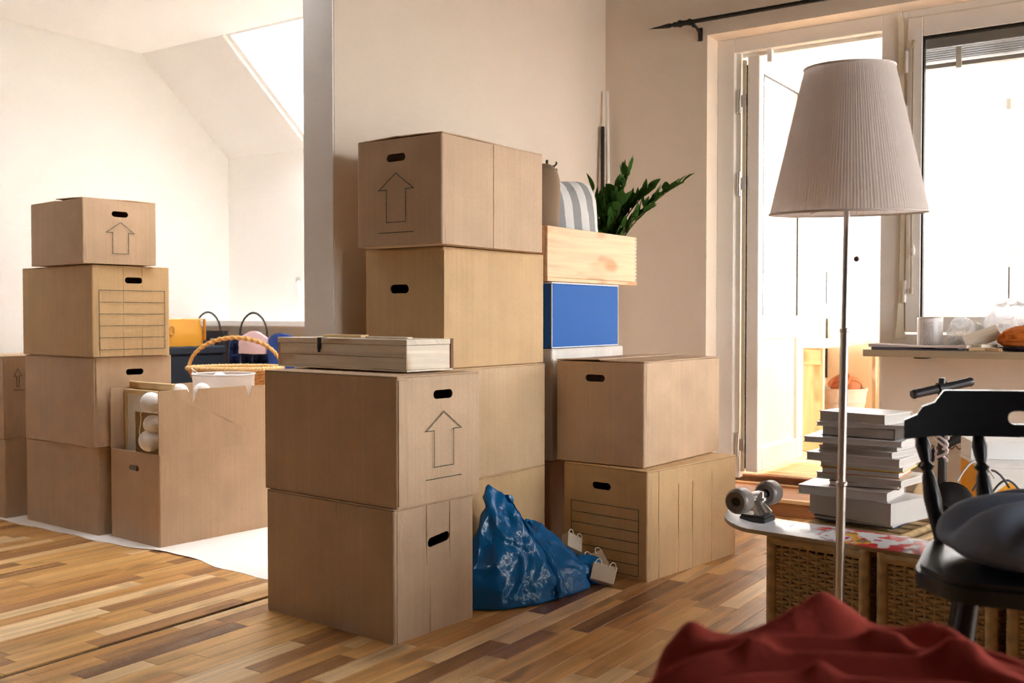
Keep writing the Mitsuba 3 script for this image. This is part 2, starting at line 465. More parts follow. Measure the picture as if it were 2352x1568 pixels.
w1 = add('window_1', [bx(-1.156, -1.132, 4.88, 4.96, 0.80, 2.335, 0.003), bx(-1.132, 2.98, 4.88, 4.96, 2.30, 2.335, 0.003), bx(2.95, 2.98, 4.88, 4.96, 0.80, 2.30, 0.003), bx(0.945, 0.99, 4.88, 4.96, 0.80, 2.30, 0.003),
                      bx(-1.156, 2.98, 4.87, 5.0, 0.775, 0.865, 0.003)], W, **S)
sh = add('sash', [bx(-1.128, -1.062, 4.865, 4.94, 0.875, 2.295, 0.004), bx(-1.062, 0.88, 4.865, 4.94, 2.205, 2.295, 0.004), bx(0.88, 0.945, 4.865, 4.94, 0.875, 2.295, 0.004), bx(-1.062, 0.88, 4.865, 4.94, 0.875, 0.945, 0.004)], W, w1)
add('glass', bx(-1.064, 0.882, 4.915, 4.919, 0.94, 2.21, 0), 'glass', sh)
sh2 = add('sash', [bx(0.99, 1.055, 4.865, 4.94, 0.875, 2.295, 0.004), bx(1.055, 2.88, 4.865, 4.94, 2.205, 2.295, 0.004), bx(2.88, 2.945, 4.865, 4.94, 0.875, 2.295, 0.004), bx(1.055, 2.88, 4.865, 4.94, 0.875, 0.945, 0.004)], W, w1)
add('glass', bx(1.05, 2.885, 4.915, 4.919, 0.94, 2.21, 0), 'glass', sh2)
add('gasket', [bx(-1.064, -1.055, 4.868, 4.90, 0.945, 2.205, 0), bx(-1.064, 0.88, 4.868, 4.90, 2.196, 2.207, 0)], 'dark_metal', sh)
for z in (2.10, 1.85, 1.06):
    add('hinge', tube([[-1.131, 4.862, z - 0.05], [-1.131, 4.862, z], [-1.131, 4.862, z + 0.05]], 0.008, 10), W, sh, smooth=40)
add('crank_rod', [tube([[-1.10, 4.855, 2.17], [-1.10, 4.85, 1.6], [-1.098, 4.85, 1.05]], 0.005, 8), tube([[-1.10, 4.86, 2.19], [-1.10, 4.845, 2.16]], 0.008, 8), tube([[-1.098, 4.85, 1.075], [-1.098, 4.85, 1.05]], 0.009, 8)],
    'vc_gloss', w1, smooth=40, color=(0.42, 0.36, 0.27))
add('rod_clip', tube([[-1.092, 4.85, 1.27], [-1.092, 4.85, 1.245], [-1.092, 4.85, 1.225]], [0.004, 0.010, 0.006], 8), W, w1, smooth=40)
bl = thing('venetian_blind', 'grey metal venetian blind pulled up in a stack at the top of the window', 'blind')
add('head_rail', bx(-1.115, 0.90, 4.945, 4.985, 2.165, 2.215, 0.002), 'vc_gloss', bl, color=(0.20, 0.20, 0.19))
for i in range(6):
    z = 2.158 - i * 0.0100
    add('slat', bx(-1.11, 0.895, 4.942, 4.992, z - 0.003, z, 0.0008), 'vc_gloss', bl, color=(0.72, 0.72, 0.70) if i == 0 else (0.24, 0.24, 0.235))
add('bottom_rail', bx(-1.11, 0.895, 4.943, 4.988, 2.072, 2.092, 0.002), 'vc_gloss', bl, color=(0.26, 0.26, 0.25))
add('clip', bx(-0.935, -0.912, 4.932, 4.944, 2.06, 2.155, 0.001), 'vc_gloss', bl, color=(0.55, 0.55, 0.5))
# strap of the roller shutter on the post between door and window
st = [(-1.163, 2.31, 0.010), (-1.158, 2.26, 0.012), (-1.150, 1.9, 0.010), (-1.142, 1.4, 0.009), (-1.146, 1.05, 0.011), (-1.150, 0.90, 0.016), (-1.150, 0.845, 0.026)]
vv = []
for x, z, w in st:
    vv += [[x - w, 4.868, z], [x + w, 4.868, z], [x + w, 4.872, z], [x - w, 4.872, z]]
ff = []
for i in range(len(st) - 1):
    for j in range(4):
        a, b = i * 4 + j, i * 4 + (j + 1) % 4
        ff += [[a, b, b + 4], [a, b + 4, a + 4]]
ff += [[0, 2, 1], [0, 3, 2], [24, 25, 26], [24, 26, 27]]
add('shutter_strap', trimesh.Trimesh(vv, ff), 'vc_cloth', color=(0.78, 0.74, 0.60), label='long cream shutter strap hanging on the post between door and window', cat='strap')

# steps up to the balcony
wu = wood_uv
sp = add('step_1', bx(-2.05, -1.15, 4.70, 5.06, 0.0, 0.08, 0.004), 'wood', uv=wu(3, 0), **S)
labels[sp]['label'] = 'low brown wooden step in front of the balcony door'
add('nosing', bx(-2.05, -1.15, 4.685, 4.72, 0.066, 0.083, 0.003), 'wood', sp, uv=wu(6, 0))
ts = add('trim_3', bx(-2.05, -1.15, 5.06, 5.10, 0.078, 0.129, 0.003), 'wood', uv=wu(3, 0), **S)
add('trim_4', bx(-2.05, -1.15, 5.045, 5.062, 0.080, 0.092, 0.003), 'wood', uv=wu(6, 0), **S)

# ------------------------------------------------------------------ the glazed balcony beyond
YG = 7.4
tf = add('floor_balcony', bx(-3.2, 3.8, 5.06, YG, -0.1, 0.118, 0), 'dark_metal', **S)
y = 5.10
while y < YG - 0.05:
    add('board', bx(-3.2, 3.8, y, y + 0.096, 0.118, 0.131, 0.0015), 'wood', tf, uv=wu(6, 0))
    y += 0.1
O = 'outer_white'
gz = add('wall_glazed', [bx(-3.2, 3.8, YG, YG + 0.06, 0.1, 0.16, 0), bx(-3.2, 3.8, YG, YG + 0.06, 1.27, 1.36, 0.004), bx(-3.2, 3.8, YG - 0.02, YG + 0.06, 1.36, 1.47, 0.004),
                         bx(-3.2, 3.8, YG, YG + 0.06, 0.93, 1.02, 0.004), bx(-3.2, 3.8, YG - 0.02, YG + 0.08, 2.50, 2.66, 0.004), bx(-3.2, 3.8, YG - 0.05, YG, 2.40, 2.46, 0.003)]
         + [bx(x - 0.035, x + 0.035, YG, YG + 0.06, 0.1, 2.5, 0.003) for x in (-3.165, -2.30, -1.10, 0.1, 1.3, 2.5, 3.76)], O, **S)
for i, (a, b) in enumerate(zip((-3.13, -2.265, -1.065, 0.135, 1.335, 2.535), (-2.335, -1.135, 0.065, 1.265, 2.465, 3.725))):
    s_ = add('sash', [bx(a, a + 0.03, YG + 0.01, YG + 0.05, 1.47, 2.40, 0.002), bx(b - 0.03, b, YG + 0.01, YG + 0.05, 1.47, 2.40, 0.002), bx(a, b, YG + 0.01, YG + 0.05, 2.36, 2.40, 0.002), bx(a, b, YG + 0.01, YG + 0.05, 1.47, 1.50, 0.002)], O, gz)
    add('pane', bx(a + 0.03, b - 0.03, YG + 0.028, YG + 0.032, 1.50, 2.36, 0), 'glass', s_)
    add('low_pane', bx(a, b, YG + 0.028, YG + 0.032, 1.02, 1.27, 0), 'glass', gz)
    add('panel', bx(a, b, YG + 0.01, YG + 0.04, 0.16, 0.93, 0), 'vc_matte', gz, color=(0.86, 0.74, 0.50))
    add('gasket', [bx(a, a + 0.012, YG - 0.004, YG + 0.01, 0.5, 0.93, 0), bx(a, a + 0.008, YG - 0.004, YG + 0.01, 1.03, 1.27, 0)], 'dark_metal', gz)
add('catch', bx(-1.09, -1.06, YG - 0.03, YG, 2.30, 2.37, 0.004), 'vc_gloss', gz, color=(0.35, 0.35, 0.35))
gl = add('wall_balcony', [bx(-3.26, -3.2, 5.06, YG + 0.06, 0.1, 0.95, 0), bx(-3.26, -3.2, 5.06, 5.12, 0.1, 2.66, 0), bx(-3.26, -3.2, 5.06, YG, 2.5, 2.66, 0), bx(-3.26, -3.2, 6.2, 6.27, 0.95, 2.5, 0), bx(3.8, 3.86, 5.06, YG + 0.06, 0.1, 2.66, 0)], O, **S)
add('pane', [bx(-3.232, -3.228, 5.12, 6.2, 0.95, 2.5, 0), bx(-3.232, -3.228, 6.27, YG, 0.95, 2.5, 0)], 'glass', gl)
rf = add('ceiling_balcony', [bx(x - 0.03, x + 0.03, 5.06, YG + 0.1, 2.66, 2.76, 0.003) for x in np.linspace(-3.2, 3.8, 9)] + [bx(-3.26, 3.86, 5.06, 5.14, 2.66, 2.76, 0.003)], O, **S)
add('roof_board', bx(-3.26, 3.86, 5.06, YG + 0.1, 2.765, 2.80, 0), O, rf)
# awning outside with a scalloped valance
aw = thing('awning', 'pale awning with a scalloped valance hanging outside the balcony glazing', 'awning')
xs = np.linspace(-3.0, 2.6, 240)
zz = 1.93 + 0.05 * np.cos(xs * 2 * np.pi / 0.42) * 0.8
top = np.stack([xs, xs * 0 + 8.35, xs * 0 + 2.20], 1)
bot = np.stack([xs, 8.35 + 0.01 * np.sin(xs * 9), zz], 1)
V = np.vstack([top, bot])
n_ = len(xs)
F = [[i, i + 1, n_ + i + 1] for i in range(n_ - 1)] + [[i, n_ + i + 1, n_ + i] for i in range(n_ - 1)]
add('valance', trimesh.Trimesh(V, F, process=False), 'awning_cloth', aw)
add('piping', tube(bot, 0.006, 6), 'vc_cloth', aw, color=(0.35, 0.33, 0.36), smooth=40)
add('cover', trimesh.Trimesh([[-3, 7.55, 2.62], [2.6, 7.55, 2.62], [2.6, 8.35, 2.20], [-3, 8.35, 2.20]], [[0, 1, 2], [0, 2, 3]], process=False), 'awning_cloth', aw)
add('front_bar', tube([[-3, 8.35, 2.205], [2.6, 8.35, 2.205]], 0.02, 10), 'outer_white', aw, smooth=40)
# neighbouring houses across the street
for i, (x0, x1, yy, dz, h) in enumerate([(0.6, 9.5, 26, 8, 3.6), (-13.0, -4.0, 31, 8, 2.2), (-3.4, 0.2, 34, 7, 1.2)]):
    lab = ['neighbouring house with a tall tiled roof seen through the right of the window', 'distant house with a low tiled roof seen through the balcony door', 'distant low house between two other roofs seen through the window'][i]
    hs = thing('house', lab, 'house')
    add('wall', bx(x0, x1, yy, yy + dz, -9, h - 2.4, 0), 'outer_white', hs)
    add('roof', trimesh.convex.convex_hull(np.array([[x0 - 0.3, yy - 0.3, h - 2.4], [x1 + 0.3, yy - 0.3, h - 2.4], [x0 - 0.3, yy + dz + 0.3, h - 2.4], [x1 + 0.3, yy + dz + 0.3, h - 2.4], [x0 + 1.0, yy + dz / 2, h], [x1 - 1.0, yy + dz / 2, h]])), 'roof_tile', hs)
    for j in range(int((x1 - x0) // 1.8)):
        wq = add('window', bx(x0 + 0.5 + j * 1.8, x0 + 1.5 + j * 1.8, yy - 0.06, yy + 0.02, h - 4.3, h - 2.9, 0), 'outer_white', hs)
        add('pane', bx(x0 + 0.57 + j * 1.8, x0 + 1.43 + j * 1.8, yy - 0.07, yy - 0.055, h - 4.23, h - 2.97, 0), 'vc_gloss', wq, color=(0.2, 0.22, 0.25))
# plank cabinet on the balcony with its open side to the room
cb = thing('plank_cabinet', 'open pine plank cabinet standing on the balcony behind the door leaf', 'cabinet')
add('top', bx(-2.45, -1.86, 6.06, 7.34, 0.755, 0.785, 0.003), 'wood', cb, uv=wu(1, 1))
for i in range(4):
    add('end_plank', bx(-2.43 + i * 0.138, -2.43 + i * 0.138 + 0.135, 6.08, 6.10, 0.131, 0.755, 0.002), 'wood', cb, uv=wu(2, 2))
add('end_batten', bx(-2.43, -1.885, 6.072, 6.081, 0.655, 0.75, 0.002), 'wood', cb, uv=wu(2, 0))
add('foot_rail', bx(-2.43, -1.885, 6.072, 6.081, 0.135, 0.215, 0.002), 'wood', cb, uv=wu(2, 0))
for i in range(9):
    add('back_plank', bx(-2.43, -2.41, 6.11 + i * 0.136, 6.11 + i * 0.136 + 0.127, 0.14, 0.755, 0.002), 'wood', cb, uv=wu(2, 2))
add('backing', bx(-2.445, -2.432, 6.10, 7.33, 0.14, 0.755, 0), 'dark_metal', cb)
for yq in (6.10, 7.29):
    add('post', bx(-1.905, -1.88, yq, yq + 0.03, 0.131, 0.755, 0.002), 'wood', cb, uv=wu(1, 2))
add('floor_board', bx(-2.41, -1.9, 6.11, 7.32, 0.131, 0.145, 0.001), 'wood', cb, uv=wu(2, 1))
bk = thing('zinc_bucket', 'whitish metal bucket inside the plank cabinet on the balcony', 'bucket')
BC = (-2.015, 6.97, 0.146)
add('body', lathe([[0.0, 0.0], [0.105, 0.0], [0.112, 0.012], [0.158, 0.30], [0.164, 0.305], [0.164, 0.315], [0.154, 0.315], [0.152, 0.30], [0.106, 0.014], [0, 0.012]]), 'vc_gloss', bk, smooth=40, color=(0.74, 0.72, 0.68), X=X_(*BC))
add('band', lathe([[0.146, 0.215], [0.149, 0.222], [0.149, 0.228], [0.147, 0.235], [0.144, 0.225]]), 'vc_gloss', bk, smooth=40, color=(0.68, 0.66, 0.62), X=X_(*BC))
pot_prof = [[0, 0], [0.045, 0], [0.066, 0.095], [0.074, 0.095], [0.078, 0.125], [0.069, 0.125], [0.06, 0.09], [0.042, 0.008], [0, 0.008]]
for i, (a, b, z, rx, ry) in enumerate([(-0.03, -0.055, 0.262, -1.25, 0.3), (0.01, 0.06, 0.265, 0.35, -0.5), (0.06, -0.01, 0.25, -0.6, 0.35)]):
    add('flower_pot', lathe(pot_prof, 22), 'vc_matte', smooth=35, color=(0.62, 0.25, 0.12), X=X_(BC[0] + a, BC[1] + b, BC[2] + z, 0.4 * i, rx, ry),
        label=['terracotta pot lying on its side in the bucket, leftmost of the pots', 'terracotta pot leaning in the bucket at the right rim', 'terracotta pot tilted at the front of the bucket'][i], cat='flower pot', group='terracotta pots in the bucket')

# ------------------------------------------------------------------ curtain rod
cr = thing('curtain_rod', 'black iron curtain rod with a spear finial above the balcony door', 'curtain rod')
ry = 4.655
add('rod', tube([[-2.17, ry, 2.385], [-0.8, ry, 2.385], [1.6, ry, 2.385]], 0.0105, 12), 'dark_metal', cr, smooth=40)
add('finial', along(lathe([[0, 0], [0.012, 0.0], [0.013, 0.02], [0.007, 0.028], [0.012, 0.045], [0.010, 0.065], [0.0, 0.165]], 14), [-2.165, ry, 2.385], [-2.4, ry, 2.385]), 'dark_metal', cr, smooth=40)
add('collar', along(lathe([[0, 0], [0.017, 0.0], [0.019, 0.012], [0.013, 0.02], [0.013, 0.05], [0.018, 0.056], [0.016, 0.066], [0, 0.066]], 14), [-2.16, ry, 2.385], [-2.0, ry, 2.385]), 'dark_metal', cr, smooth=40)
add('bracket', [tube([[-2.085, ry, 2.375], [-2.085, ry + 0.045, 2.365], [-2.085, 4.748, 2.345]], 0.007, 8), bx(-2.096, -2.074, 4.742, 4.75, 2.31, 2.375, 0.001), tube([[-2.085, ry, 2.358], [-2.085, ry, 2.372]], 0.006, 8)], 'dark_metal', cr, smooth=40)

# poles in the corner
add('white_pole', tube([[-2.50, 4.60, 0.0], [-2.585, 4.70, 2.115]], 0.0095, 12), 'vc_gloss', smooth=40, color=(0.86, 0.84, 0.80), label='tall thin white pole leaning in the corner of the room', cat='pole')
add('dark_pole', tube([[-2.53, 4.56, 0.0], [-2.597, 4.675, 1.93]], 0.0105, 12), 'vc_gloss', smooth=40, color=(0.022, 0.012, 0.013), label='shorter black pole leaning in the corner beside the white one', cat='pole')
add('white_stick', [tube([[-4.30, 4.19, 0.925], [-4.47, 4.33, 1.155]], 0.010, 10)], 'vc_gloss', smooth=40, color=(0.88, 0.88, 0.88), label='slim white stick leaning on the alcove ledge', cat='stick')
add('tip', tube([[-4.47, 4.33, 1.155], [-4.482, 4.338, 1.172]], [0.014, 0.012], 8), 'vc_gloss', 'white_stick', color=(0.35, 0.35, 0.33))


# ------------------------------------------------------------------ cartons
def slab_print(lines, w=0.0022, e=0.0006):
    """Printed lines as raised strips: a list of polylines in (s, z) of one face, returned as boxes in (s, depth 0..e, z)."""
    g = shapely.union_all([sg.LineString(l).buffer(w / 2, cap_style='square', join_style='mitre') for l in lines])
    m = prism(g, e)
    m.apply_transform(np.array([[1, 0, 0, 0], [0, 0, -1, 0], [0, 1, 0, 0], [0, 0, 0, 1.0]]))
    return m


def arrow(s, z, hw=0.078, hh=0.055, sw=0.043, H=0.17, under=True):
    l = [[(s, z), (s + hw, z - hh), (s + sw, z - hh), (s + sw, z - H), (s - sw, z - H), (s - sw, z - hh), (s - hw, z - hh), (s, z)]]
    if under:
        l.append([(s - hw, z - H - 0.035), (s + hw, z - H - 0.035)])
    return l


def table(s0, s1, z0, z1, rows):
    l = [[(s0, z0), (s1, z0), (s1, z1), (s0, z1), (s0, z0)]]
    return l + [[(s0, z0 + (z1 - z0) * i / rows), (s1, z0 + (z1 - z0) * i / rows)] for i in range(1, rows)]


def face_X(face):
    # (s, depth, z) of a face to the carton's local frame: L = front at y = 0, s from the near corner to the left; R = side at x = 0, s from the near corner backwards
    if face == 'L':
        return np.array([[-1, 0, 0, 0], [0, 1, 0, 0], [0, 0, 1, 0], [0, 0, 0, 1.0]])
    return np.array([[0, -1, 0, 0], [1, 0, 0, 0], [0, 0, 1, 0], [0, 0, 0, 1.0]])


TINT = [0]


def carton_uv(tint, dl, dr_):
    TINT[0] += 1
    k = tint * 4 + TINT[0] % 4

    def f(v, m):
        a = np.where(v[:, 1] < 0.008, -v[:, 0], dl + 0.01 + v[:, 1])
        flat = (np.abs(m.vertex_normals[:, 2]) > 0.8)
        a = np.where(flat, 3 + v[:, 0], a)
        return np.stack([10 * k + 5 + a - 2.0, np.where(flat, v[:, 1], v[:, 2])], 1)
    return f


def carton_body(dl, dr_, h, holes, seed, wall=0.005, bulge=0.004, notch=None, dent=None):
    """A cardboard box wall with rounded upright edges and real hand holes."""
    R = 0.007

    def ring(x, y, r, hh):
        cs = m3.CrossSection.square([x - 2 * r, y - 2 * r], True).offset(r, m3.JoinType.Round, circular_segments=16)
        return m3.Manifold.extrude(cs, hh)
    out = ring(dl, dr_, R, h).translate([-dl / 2, dr_ / 2, 0])
    inn = ring(dl - 2 * wall, dr_ - 2 * wall, R - 0.003, h).translate([-dl / 2, dr_ / 2, wall])
    b = out - inn
    for face, s, z, wd, ht, skew in holes:
        cs = m3.CrossSection.square([wd - ht, 0.0004], True).offset(ht / 2, m3.JoinType.Round, circular_segments=20)
        c = m3.Manifold.extrude(cs, 0.05).translate([0, 0, -0.025])
        M = np.array([[1, 0, 0, 0], [0, 0, 1, 0], [skew, 1, 0, 0]], float)
        c = c.transform(M.tolist())
        c = c.translate([s, 0, z])
        c = c.transform(face_X(face)[:3].tolist())
        b = b - c
    b = b.refine_to_length(0.035)
    m = as_tm(b)
    v = np.array(m.vertices)
    P = v * 4.0 + seed * 3.7
    amp = np.clip(np.minimum(v[:, 2], h - v[:, 2]) / 0.12, 0, 1)
    ox = (meshkit.fbm(P, 2, seed) - 0.45) * 2 * bulge * amp
    cx, cy = -dl / 2, dr_ / 2
    ex = np.clip(np.minimum(v[:, 1], dr_ - v[:, 1]) / 0.1, 0, 1)
    ey = np.clip(np.minimum(-v[:, 0], dl + v[:, 0]) / 0.1, 0, 1)
    on_x = np.abs(np.abs(v[:, 0] - cx) - dl / 2) < 0.0075
    on_y = np.abs(np.abs(v[:, 1] - cy) - dr_ / 2) < 0.0075
    v[:, 0] += np.where(on_x, np.sign(v[:, 0] - cx) * ox * ex, 0)
    v[:, 1] += np.where(on_y, np.sign(v[:, 1] - cy) * ox * ey, 0)
    m.vertices = v
    return m


def carton(label, n, yaw, dl, dr_, h, z, holes=(), prints=(), tint=0, lift=(0.0, 0.0), group=None, bulge=0.004, flaps='x', creases=()):
    """n: the near corner (x, y); dl: length of the front face to the left of it; dr_: of the side face behind it."""
    t = thing('cardboard_box', label, 'box', group)
    X = X_(n[0], n[1], z, -math.radians(yaw))
    uvf = carton_uv(tint, dl, dr_)
    seed = TINT[0]
    add('body', carton_body(dl, dr_, h - 0.005, holes, seed, bulge=bulge), 'card', t, smooth=32, uv=uvf, X=X)
    g = 0.002
    for i, s in enumerate((0, 1)):
        # two top flaps that meet over the middle, a free edge lifted where the photo shows it
        if flaps == 'x':     # flaps hinged on the left and right sides
            w = dl / 2 - g
            f = bx(0, w, 0.002, dr_ - 0.002, 0, 0.0045, 0.0012)
            M = X_(-dl + 0.001, 0, h - 0.0045, 0, 0, -lift[i]) if s == 0 else X_(-0.001, 0, h - 0.0045, 0, 0, lift[i]) @ np.diag([-1, 1, 1, 1])
        else:                # flaps hinged on the front and the rear
            w = dr_ / 2 - g
            f = bx(-dl + 0.002, -0.002, 0, w, 0, 0.0045, 0.0012)
            M = X_(0, 0.001, h - 0.0045, 0, lift[i]) if s == 0 else X_(0, dr_ - 0.001, h - 0.0045, 0, -lift[i]) @ np.diag([1, -1, 1, 1])
        f = f.subdivide_to_size(0.06)
        f.apply_transform(M)
        if np.linalg.det(M[:3, :3]) < 0:
            f.invert()
        v = np.array(f.vertices)
        v[:, 2] += 0.004 * (1 if lift[i] else 0) * (meshkit.noise(v * 9 + seed) - 0.4)
        f.vertices = v
        add('top_flap', f, 'card', t, smooth=30, uv=uvf, X=X)
    for face, lines in prints:
        m = slab_print(lines)
        m.apply_translation([0, -0.0042, 0])
        m.apply_transform(face_X(face))
        add('printed_mark', m, 'ink', t, X=X)
    for face, s, ww, z0, z1 in creases:     # glued overlap strips and fold lines standing a little proud
        m = bx(s, s + ww, -0.0035 if ww > 0.006 else -0.0020, 0.002, z0, z1, 0.0009)
        m.apply_transform(face_X(face))
        add('overlap_strip', m, 'card', t, uv=uvf, X=X)
    return t, X


HW, HH = 0.085, 0.026
# front stack, in front of the alcove's opening
carton('crumpled brown cardboard box with a slanted hand hole, at the bottom of the front stack', (-1.92, 2.229), 4.7, 0.582, 0.349, 0.390, 0, [('R', 0.19, 0.275, 0.095, 0.028, 0.12)], tint=3, bulge=0.008,
       creases=[('R', 0.012, 0.004, 0, 0.38), ('R', 0.135, 0.003, 0.20, 0.385), ('R', 0.238, 0.003, 0.16, 0.385), ('R', 0.15, 0.003, 0.0, 0.2), ('L', 0.245, 0.005, 0.23, 0.385)])
carton('smooth brown cardboard box with a printed arrow, right under the wooden case', (-1.915, 2.239), 4.6, 0.607, 0.366, 0.383, 0.3915, [('R', 0.195, 0.322, HW, HH, 0)], [('R', arrow(0.195, 0.270, H=0.165))], tint=0, bulge=0.002,
       creases=[('R', 0.004, 0.040, 0.006, 0.372)])
# middle stack against the partition wall
carton('shaded cardboard box on the floor right behind the blue plastic bag', (-2.085, 2.68), 1.7, 0.375, 0.60, 0.384, 0, [('L', 0.19, 0.32, HW, HH, 0)], tint=2)
carton('cardboard box of the middle stack, second from the floor, above the blue plastic bag', (-2.085, 2.68), 1.7, 0.375, 0.60, 0.384, 0.3855, [('L', 0.19, 0.32, HW, HH, 0)], tint=1)
carton('worn yellowish cardboard box under the topmost box of the middle stack', (-2.125, 2.725), 2.4, 0.366, 0.596, 0.412, 0.771, [('L', 0.20, 0.272, 0.088, 0.030, 0)], tint=2, bulge=0.006, creases=[('R', 0.0, 0.03, 0.0, 0.40)])
carton('topmost cardboard box of the middle stack with a big printed arrow, highest of all', (-2.067, 2.644), 1.1, 0.378, 0.598, 0.366, 1.186, [('L', 0.20, 0.298, HW, HH, 0)], [('L', arrow(0.197, 0.245, H=0.165))], tint=0, lift=(0.03, 0.02), bulge=0.002,
       creases=[('R', 0.285, 0.0015, 0.0, 0.36)])
# right stack
carton('yellow-brown cardboard box with a ruled table, on the floor right of the blue plastic bag', (-1.627, 3.261), 8.4, 0.386, 0.614, 0.395, 0, [('L', 0.205, 0.322, HW, HH, 0)], [('L', table(0.035, 0.345, 0.015, 0.255, 6))], tint=2, bulge=0.005, creases=[('R', 0.07, 0.003, 0.0, 0.39), ('R', 0.20, 0.003, 0.0, 0.33), ('R', 0.295, 0.003, 0.0, 0.33), ('R', 0.43, 0.003, 0.0, 0.36)])
carton('cardboard box with lifted top flaps, upper of two beside the balcony door', (-1.667, 3.314), 2.9, 0.385, 0.618, 0.384, 0.399, [('L', 0.21, 0.318, HW, HH, 0)], tint=0, lift=(0.03, 0.012), bulge=0.002)
# rear stack by the partition wall
carton('dim cardboard box on the floor below the pale carton of the rear stack', (-2.095, 3.36), 0.0, 0.38, 0.56, 0.385, 0, tint=3)
carton('pale greyish carton right under the blue carton', (-2.085, 3.355), 0.0, 0.38, 0.585, 0.433, 0.387, tint=4, bulge=0.001)
# left tower in the alcove
carton('cardboard box on the floor at the bottom of the left tower', (-3.93, 2.627), 2.7, 0.60, 0.375, 0.383, 0.0015, tint=3, bulge=0.003, holes=[('R', 0.19, 0.32, HW, HH, 0)])
carton('plain cardboard box with a hand hole, second from the floor in the left tower', (-3.914, 2.597), 4.5, 0.603, 0.378, 0.385, 0.386, [('R', 0.195, 0.317, HW, HH, 0)], tint=0, bulge=0.003)
carton('worn yellowish cardboard box with a ruled table in the left tower', (-3.898, 2.585), 3.9, 0.599, 0.373, 0.392, 0.774, [('R', 0.195, 0.330, HW, HH, 0)], [('R', table(0.03, 0.345, 0.03, 0.285, 5))], tint=2, bulge=0.004, creases=[('R', 0.145, 0.003, 0.0, 0.385), ('R', 0.235, 0.003, 0.0, 0.385)])
carton('topmost small cardboard box of the left tower with a faint printed arrow', (-3.894, 2.54), 7.0, 0.486, 0.338, 0.278, 1.171, [('R', 0.168, 0.215, 0.075, 0.024, 0)], [('R', arrow(0.168, 0.180, 0.064, 0.045, 0.036, 0.135, False))], tint=0, lift=(0, 0.03), bulge=0.002)
# behind it at the picture's edge
carton('dark cardboard box on the floor behind the left tower at the left edge', (-4.63, 2.61), 2.0, 0.38, 0.60, 0.372, 0.0015, tint=3)
ic = [[(0.03 + o + a, 0.24 + b) for a, b in ((0.012, 0.0), (0.012, 0.05), (0.0, 0.05), (0.018, 0.085), (0.036, 0.05), (0.024, 0.05), (0.024, 0.0), (0.012, 0.0))] for o in (0, 0.06)] + [[(0.03, 0.225), (0.13, 0.225)]]
carton('cardboard box with two small printed arrows behind the left tower, upper of two', (-4.63, 2.607), 1.0, 0.38, 0.60, 0.385, 0.375, prints=[('R', [[(s + 0.02, z) for s, z in l] for l in ic])], tint=3)

# blue carton and pine crate on the rear stack
bc = thing('blue_carton', 'royal blue carton with pale edges under the pine crate', 'carton')
Xb = X_(-2.095, 3.37, 0.823)
add('body', bx(-0.36, 0, 0, 0.54, 0, 0.252, 0.003), 'vc_matte', bc, X=Xb, color=(0.03, 0.135, 0.45))
add('edge_trim', [bx(-0.003, 0.0012, -0.0012, 0.002, 0, 0.25, 0), bx(-0.003, 0.0012, 0.538, 0.5412, 0.0, 0.25, 0), bx(-0.0005, 0.0015, 0, 0.54, 0, 0.004, 0)], 'vc_matte', bc, X=Xb, color=(0.75, 0.76, 0.8))
add('lid', bx(-0.362, 0.002, -0.002, 0.542, 0.252, 0.258, 0.001), 'vc_matte', bc, X=Xb, color=(0.78, 0.78, 0.78))
pc = thing('pine_crate', 'knotty pine crate holding cushions and a plant on the blue carton', 'crate')
Xc = X_(-2.09, 3.33, 1.083)
H_, Lc, Wc, tk = 0.214, 0.745, 0.36, 0.014
add('side', bx(-tk, 0, 0, Lc, 0.016, H_, 0.002), 'wood', pc, X=Xc, uv=wu(0, 1), label='front board with dark knots')
add('side', bx(-Wc, -Wc + tk, 0, Lc, 0.016, H_, 0.002), 'wood', pc, X=Xc, uv=wu(0, 1))
add('end', bx(-Wc + tk, -tk, 0, tk, 0.016, H_, 0.002), 'wood', pc, X=Xc, uv=wu(0, 0))
add('end', bx(-Wc + tk, -tk, Lc - tk, Lc, 0.016, H_, 0.002), 'wood', pc, X=Xc, uv=wu(0, 0))
add('bottom', bx(-Wc, 0.001, 0, Lc + 0.001, 0.0, 0.0155, 0.002), 'wood', pc, X=Xc, uv=wu(0, 1))
add('finger_joint', [bx(-0.010, 0.0006, Lc - tk - 0.0005, Lc + 0.0006, 0.022 + i * 0.016, 0.030 + i * 0.016, 0) for i in range(12)], 'wood', pc, X=Xc, uv=wu(4, 0))


# ------------------------------------------------------------------ cushions
def disc_faces(nr, na, flip=False, off=0):
    F = []
    for i in range(nr - 1):
        j = np.arange(na)
        a, b = i * na + j, i * na + (j + 1) % na
        F += [np.stack([a, a + na, b + na], 1), np.stack([a, b + na, b], 1)]
    F = np.vstack(F) + off
    return F[:, ::-1] if flip else F


